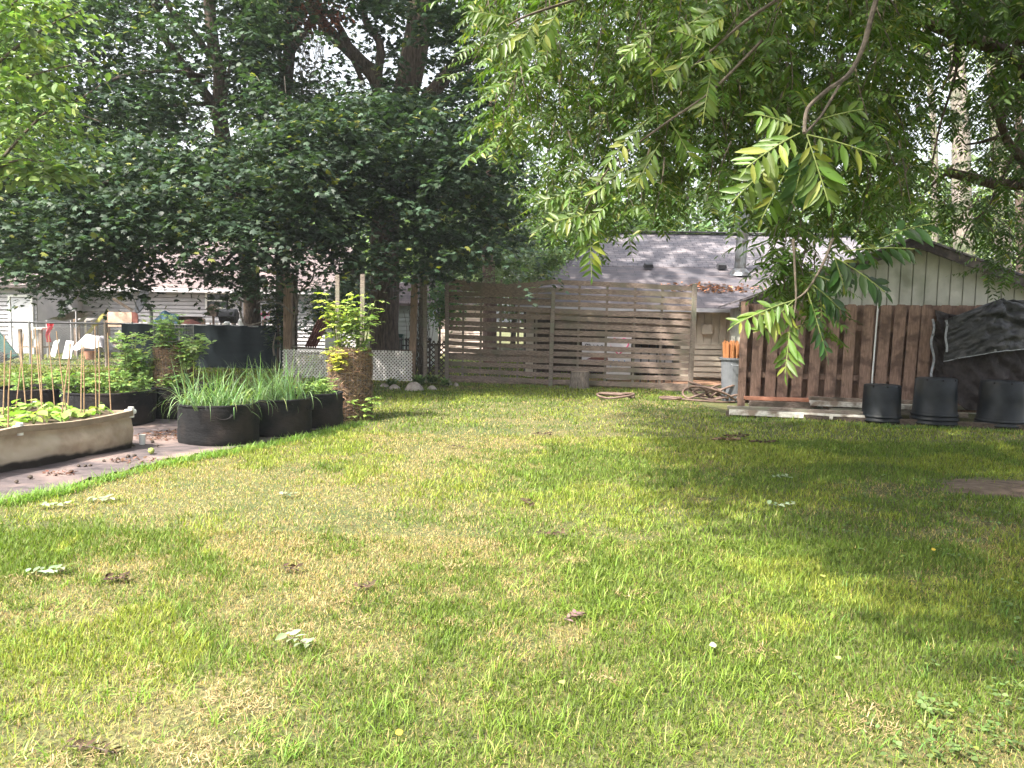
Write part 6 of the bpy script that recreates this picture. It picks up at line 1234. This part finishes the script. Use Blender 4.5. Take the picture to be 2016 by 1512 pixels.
# coarse bright grass tufts
def tufts(n, box, nb, L0, L1, wd, colr, label):
    B_, D_ = [], []
    for _ in range(n):
        px = random.uniform(box[0], box[2]); py = box[1]+(box[3]-box[1])*random.random(); c = G(px, py)
        if not mask_pts(np.array([c.x]), np.array([c.y]))[0]: continue
        k = int(nb*random.uniform(.5, 1.3)); B_.append(np.stack([c.x+rng.normal(0, .02, k), c.y+rng.normal(0, .02, k), np.full(k, float(gz(c.x, c.y)))], 1)); D_.append(rng.normal(0, .55, (k, 2)))
    B_ = np.concatenate(B_); D_ = np.concatenate(D_); n = len(B_)
    tag(curved_blades('grass_tufts', B_, D_, rng.uniform(L0, L1, n), wd*rng.uniform(.6, 1.3, n)*np.sqrt(B_[:, 1]/4), rng.uniform(.3, 1.9, n), leafcol(n, colr, .18, .12, (.45, .42, .18)), 'grass', None, 5), label, 'grass', kind='stuff')
tufts(420, (980, 890, 1580, 1220), 10, .05, .12, .0055, (.165, .235, .034), 'coarse bright grass tufts in the middle of the lawn')
tufts(110, (950, 1200, 1650, 1500), 12, .05, .11, .0055, (.165, .235, .034), 'coarse grass tufts at the bottom of the lawn')
tufts(55, (0, 1080, 450, 1500), 11, .05, .11, .005, (.19, .30, .055), 'coarse grass tufts at the lower left of the lawn')
tufts(40, (450, 1300, 900, 1510), 11, .05, .10, .005, (.19, .30, .055), 'coarse grass tufts near the lower middle')
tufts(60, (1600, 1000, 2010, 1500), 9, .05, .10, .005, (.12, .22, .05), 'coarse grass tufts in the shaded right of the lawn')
# ragged longer grass along the mat, planks and stones
def edge_tufts(pts, n, L0, L1, label, colr=(.17, .28, .06)):
    B_ = []
    for _ in range(n):
        i = random.randrange(len(pts)-1); t_ = random.random(); a = G(*pts[i]).lerp(G(*pts[i+1]), t_); k = 9
        B_.append(np.stack([a.x+rng.normal(0, .05, k), a.y+rng.normal(0, .05, k), np.full(k, float(gz(a.x, a.y)))], 1))
    B_ = np.concatenate(B_); n = len(B_)
    tag(curved_blades('grass_edge', B_, rng.normal(0, .5, (n, 2)), rng.uniform(L0, L1, n), rng.uniform(.004, .009, n), rng.uniform(.2, 1.6, n), leafcol(n, colr, .2, .1), 'grass', None, 4), label, 'grass', kind='stuff')
edge_tufts([(-10, 996), (60, 984), (130, 968), (230, 942), (340, 913), (430, 896), (520, 879), (600, 861), (672, 845), (720, 835)], 420, .05, .13, 'longer grass fringe along the weed mat edge')
edge_tufts([(1430, 828), (1560, 832), (1740, 840), (1880, 846), (2040, 856)], 150, .04, .10, 'ragged grass fringe along the lumber pile', (.12, .20, .06))
edge_tufts([(900, 757), (1083, 764), (1355, 774)], 120, .05, .12, 'ragged grass fringe at the foot of the slat fence')
# broad-leaved weeds
n = 900; px = rng.uniform(1560, 2016, n); py = rng.uniform(930, 1510, n); gp = [G(a, b_) for a, b_ in zip(px, py)]; pos = np.array([(q.x, q.y, float(gz(q.x, q.y))+random.uniform(.015, .05)) for q in gp])
keep = vnoise(pos[:, 0], pos[:, 1], 9, 2.2, 2) > .50; keep &= rng.random(len(pos)) < .45; pos = pos[keep]; pos = np.repeat(pos, 5, 0)+rng.normal(0, .018, (len(pos)*5, 3))*np.array([1, 1, .3]); n = len(pos)
A, B, C = frames(rng.normal(0, 1, (n, 3))*np.array([1, 1, .15]), np.stack([rng.normal(0, .3, n), rng.normal(0, .3, n), np.ones(n)], 1)); s = rng.uniform(.010, .026, n)[:, None]
tag(inst_mesh('clover', OVAL[0], OVAL[1], pos, A*s*1.7, B*s, C*s, leafcol(n, (.12, .18, .06), .25, .08), 'grass'), 'patches of clover and small broad weeds in the shaded right of the lawn', 'weeds', kind='stuff')
# straw coloured dead thatch clumps
TH = [(460, 1380, .16), (420, 1490, .2), (560, 1240, .10), (650, 1190, .13), (350, 1480, .14), (880, 1120, .12), (240, 1075, .12), (40, 1140, .14), (900, 1235, .09), (1720, 1440, .12), (1120, 1110, .10), (700, 1230, .1), (1250, 1180, .1), (480, 1400, .12), (130, 1500, .15), (800, 1190, .08), (1480, 1290, .1), (960, 1080, .1), (1700, 1400, .1), (600, 1080, .1), (1180, 1340, .07), (300, 1320, .08)]
B_ = []; 
for px, py, r_ in TH:
    c = G(px, py); r_ = r_*.75; k = int(1500*r_); a = rng.random(k)*6.283; q = r_*np.sqrt(rng.random(k))*(1+.4*np.sin(3*a+px)); x = c.x+q*np.cos(a)*1.5; y = c.y+q*np.sin(a)*.9; B_.append(np.stack([x, y, gz(x, y)+rng.uniform(.008, .035, k)], 1))
B_ = np.concatenate(B_); n = len(B_); 
tag(curved_blades('thatch', B_, np.stack([np.cos(rng.random(n)*6.28), np.sin(rng.random(n)*6.28)], 1)*rng.uniform(1.1, 1.7, (n, 1)), rng.uniform(.015, .042, n), rng.uniform(.002, .004, n), rng.uniform(-1.2, 1.2, n), leafcol(n, (.33, .25, .13), .35, 0), 'straw_blade', None, 3), 'clumps of dead straw coloured thatch raked up on the lawn', 'thatch', kind='stuff')
# fallen sprigs: pale upturned ones and brown wilted ones
def sprig(px, py, L_, n, lf, colr, label, ang, group, name='fallen_sprig', up=.3, mat='leaf', spread=1.0):
    c = G(px, py); c.z = float(gz(c.x, c.y))+.024; o = thing(name, label, 'sprig', c, group); pos, fw = [], []
    d = Vector((math.cos(ang), math.sin(ang), 0)); s_ = Vector((-d.y, d.x, 0)); m2 = MB(); m2.tube([c-d*L_/2, c+Vector((0, 0, .01)), c+d*L_/2], .0025, 4, False)
    for i in range(n):
        t_ = i/n-.5; q = c+d*L_*t_+Vector((0, 0, random.uniform(0, .02))); pos.append(tuple(q)); sg = -1 if i % 2 else 1; fw.append(tuple(s_*sg*spread+d*.5+Vector((random.uniform(-.3, .3), random.uniform(-.3, .3), random.uniform(-.1, .35)))))
    A, B, C = frames(np.array(fw), np.stack([rng.normal(0, up, n), rng.normal(-.2, up, n), np.ones(n)], 1)); s = (lf*rng.uniform(.6, 1.15, n))[:, None]
    inst_mesh('leaves', OVAL[0], OVAL[1], np.array(pos), A*s*.75, B*s, C*s, leafcol(n, colr, .2, 0), mat, o); m2.build('stalk', 'twig', o)
PALE = (.27, .34, .21); BR = (.07, .045, .03)
for px, py, L_, n, lf, ang, lab in ((92, 1130, .20, 11, .085, .5, 'pale upturned leaf sprig at the far left of the lawn'), (585, 1268, .18, 10, .07, -.6, 'pale upturned leaf sprig at the lower middle of the lawn'), (105, 1003, .22, 11, .08, .4, 'pale leaf sprig near the weed mat edge'), (205, 990, .26, 12, .085, 0, 'curled pale green sprig on the lawn below the beige bed end'), (1540, 948, .18, 8, .075, .1, 'pale leaf sprig at the edge of the lawn shade'), (1540, 1004, .22, 9, .08, 0, 'whitish leaf sprig in the lawn shade below the other pale one'), (568, 985, .14, 7, .07, .2, 'small pale sprig in the dry left part of the lawn')):
    sprig(px, py, L_, n, lf, PALE, lab, ang, 'pale fallen sprigs on the lawn')
for px, py, L_, n, lf, ang, lab in ((228, 1143, .13, 22, .05, .3, 'dark wilted sprig right of the palest leaf sprig'), (1040, 995, .20, 14, .05, 1.9, 'brown wilted sprig in the bright middle of the lawn'), (1085, 1058, .22, 14, .05, .2, 'brown curled sprig just below the middle one'), (573, 1128, .12, 12, .045, -.4, 'small dark sprig left of the lawn centre'), (1068, 858, .28, 16, .07, 0, 'dark wilted sprig on the far dry patch of lawn'), (1128, 1222, .12, 14, .045, .8, 'small purplish brown sprig in the lower lawn centre'), (720, 1165, .12, 12, .045, 1.0, 'reddish brown sprig next to a thatch clump'), (180, 1480, .2, 16, .04, -.2, 'dark dry sprig at the bottom left corner'), (895, 880, .2, 10, .06, .2, 'thin dark twig sprig in the dry ridge of lawn')):
    sprig(px, py, L_, n, lf, BR if 'purplish' not in lab else (.16, .10, .09), lab, ang, 'brown wilted sprigs on the lawn', 'wilted_sprig', .9, 'straw_blade')
for k, (px, py, n, lf) in enumerate(((1425, 866, 60, .08), (1447, 858, 46, .08), (1500, 872, 50, .075))):
    sprig(px, py, .34, n, lf, BR if k != 0 else (.17, .11, .07), ['brown wilted leaf cluster, left of three by the lumber pile', 'dark wilted leaf cluster, middle of three by the lumber pile', 'dark wilted leaf cluster, right of three by the lumber pile'][k], .1, 'wilted leaf clusters near the lumber pile', 'wilted_sprig', 1.0, 'straw_blade')
# single fallen leaves
for k, (px, py, lf, col_, lab) in enumerate(((1832, 1105, .05, (.75, .55, .08), 'small bright yellow leaf in the shaded right lawn'), (1622, 1155, .06, (.55, .58, .15), 'yellow green leaf at the shade edge'), (1410, 1290, .06, (.7, .68, .55), 'whitish leaf in the lower right lawn'), (1102, 1358, .06, (.50, .55, .16), 'yellow green leaf low in the lawn centre'), (778, 1466, .05, (.75, .52, .08), 'tiny orange yellow leaf at the bottom edge'), (1655, 1320, .05, (.62, .6, .2), 'pale yellow leaf in the lower right lawn'))):
    c = G(px, py); c.z = float(gz(c.x, c.y))+.05; n = 1; A, B, C = frames(np.array([[math.cos(k*1.7), math.sin(k*1.7), .1]]), np.array([[.1, -.5, 1.]])); 
    tag(base(inst_mesh('fallen_leaf', OVAL[0], OVAL[1], np.array([tuple(c)]), A*lf*.95, B*lf*.62, C*lf*.62, np.array([col_])*.7, 'leaf'), c), lab, 'leaf', 'single fallen leaves on the lawn')
# debris on the mat
def on_mat(x, y): return gz(x, y)+.03
c = G(340, 862); tag(scatter_leaves('bark_litter', (c.x, c.y), 420, .38, .5, .040, (.13, .065, .042), on_mat), 'reddish brown litter against the front grow bag on the mat', 'leaf litter', kind='stuff')
c = G(275, 915); tag(scatter_leaves('bark_litter', (c.x, c.y), 60, .30, .12, .045, (.13, .07, .05), on_mat), 'dark crumbs of litter beside the green nut on the mat', 'leaf litter', kind='stuff')
c = G(112, 940); tag(scatter_leaves('bark_litter', (c.x, c.y), 50, .16, .08, .035, (.12, .055, .04), on_mat), 'reddish crumbs of litter in front of the beige bed', 'leaf litter', kind='stuff')
for k, (px, py, r_) in enumerate(((298, 900, .033),)):
    c = G(px, py); one(MB().lathe((c.x, c.y, .035), [(.004, 0), (r_*.7, r_*.25), (r_, r_), (r_*.75, r_*1.7), (.003, r_*2)], 18), 'walnut', 'walnut_husk', 'round green walnut lying on the weed mat', 'nut', (c.x, c.y, .035), smooth=True)
for px, py in ((33, 957), (140, 937), (155, 925), (168, 925), (178, 924), (205, 915), (232, 911), (252, 907), (265, 905), (310, 885), (300, 877), (263, 885), (60, 948)):
    c = G(px, py); r_ = random.uniform(.014, .026); one(MB().lathe((c.x, c.y, float(gz(c.x, c.y))+.028), [(.003, 0), (r_, r_*.5), (r_*.8, r_*1.2), (.003, r_*1.5)], 9, wob=.1, seed=px), 'nut_shell', 'dark_wood', 'small dark walnut shell lying on the weed mat', 'nut shell', (c.x, c.y, .03), 'dark walnut shells on the weed mat', smooth=True)
mb = MB(); limb(mb, [(10, 947, 7.0), (28, 938, 7.1), (44, 932, 7.2), (58, 938, 7.15), (70, 944, 7.1)], .004, .003, 5, 0); o = one(mb, 'loose_string', 'siding_white', 'pale string lying in front of the beige bed', 'string', P(44, 935, 7.2)); 

# ================================================================== summer haze
hz = MB().box((0, 60, 9.5), (420, 300, 25)).build('haze', 'leaf'); hz.data.materials.clear()
hm_ = bpy.data.materials.new('haze'); hm_.use_nodes = True; t = hm_.node_tree; t.nodes.remove(t.nodes['Principled BSDF']); pv = t.nodes.new('ShaderNodeVolumePrincipled')
pv.inputs['Color'].default_value = (.86, .92, 1, 1); pv.inputs['Density'].default_value = .0006; t.links.new(pv.outputs[0], t.nodes['Material Output'].inputs['Volume']); hz.data.materials.append(hm_); hz['kind'] = 'stuff'; hz['label'] = 'thin pale summer haze in the air of the yard'
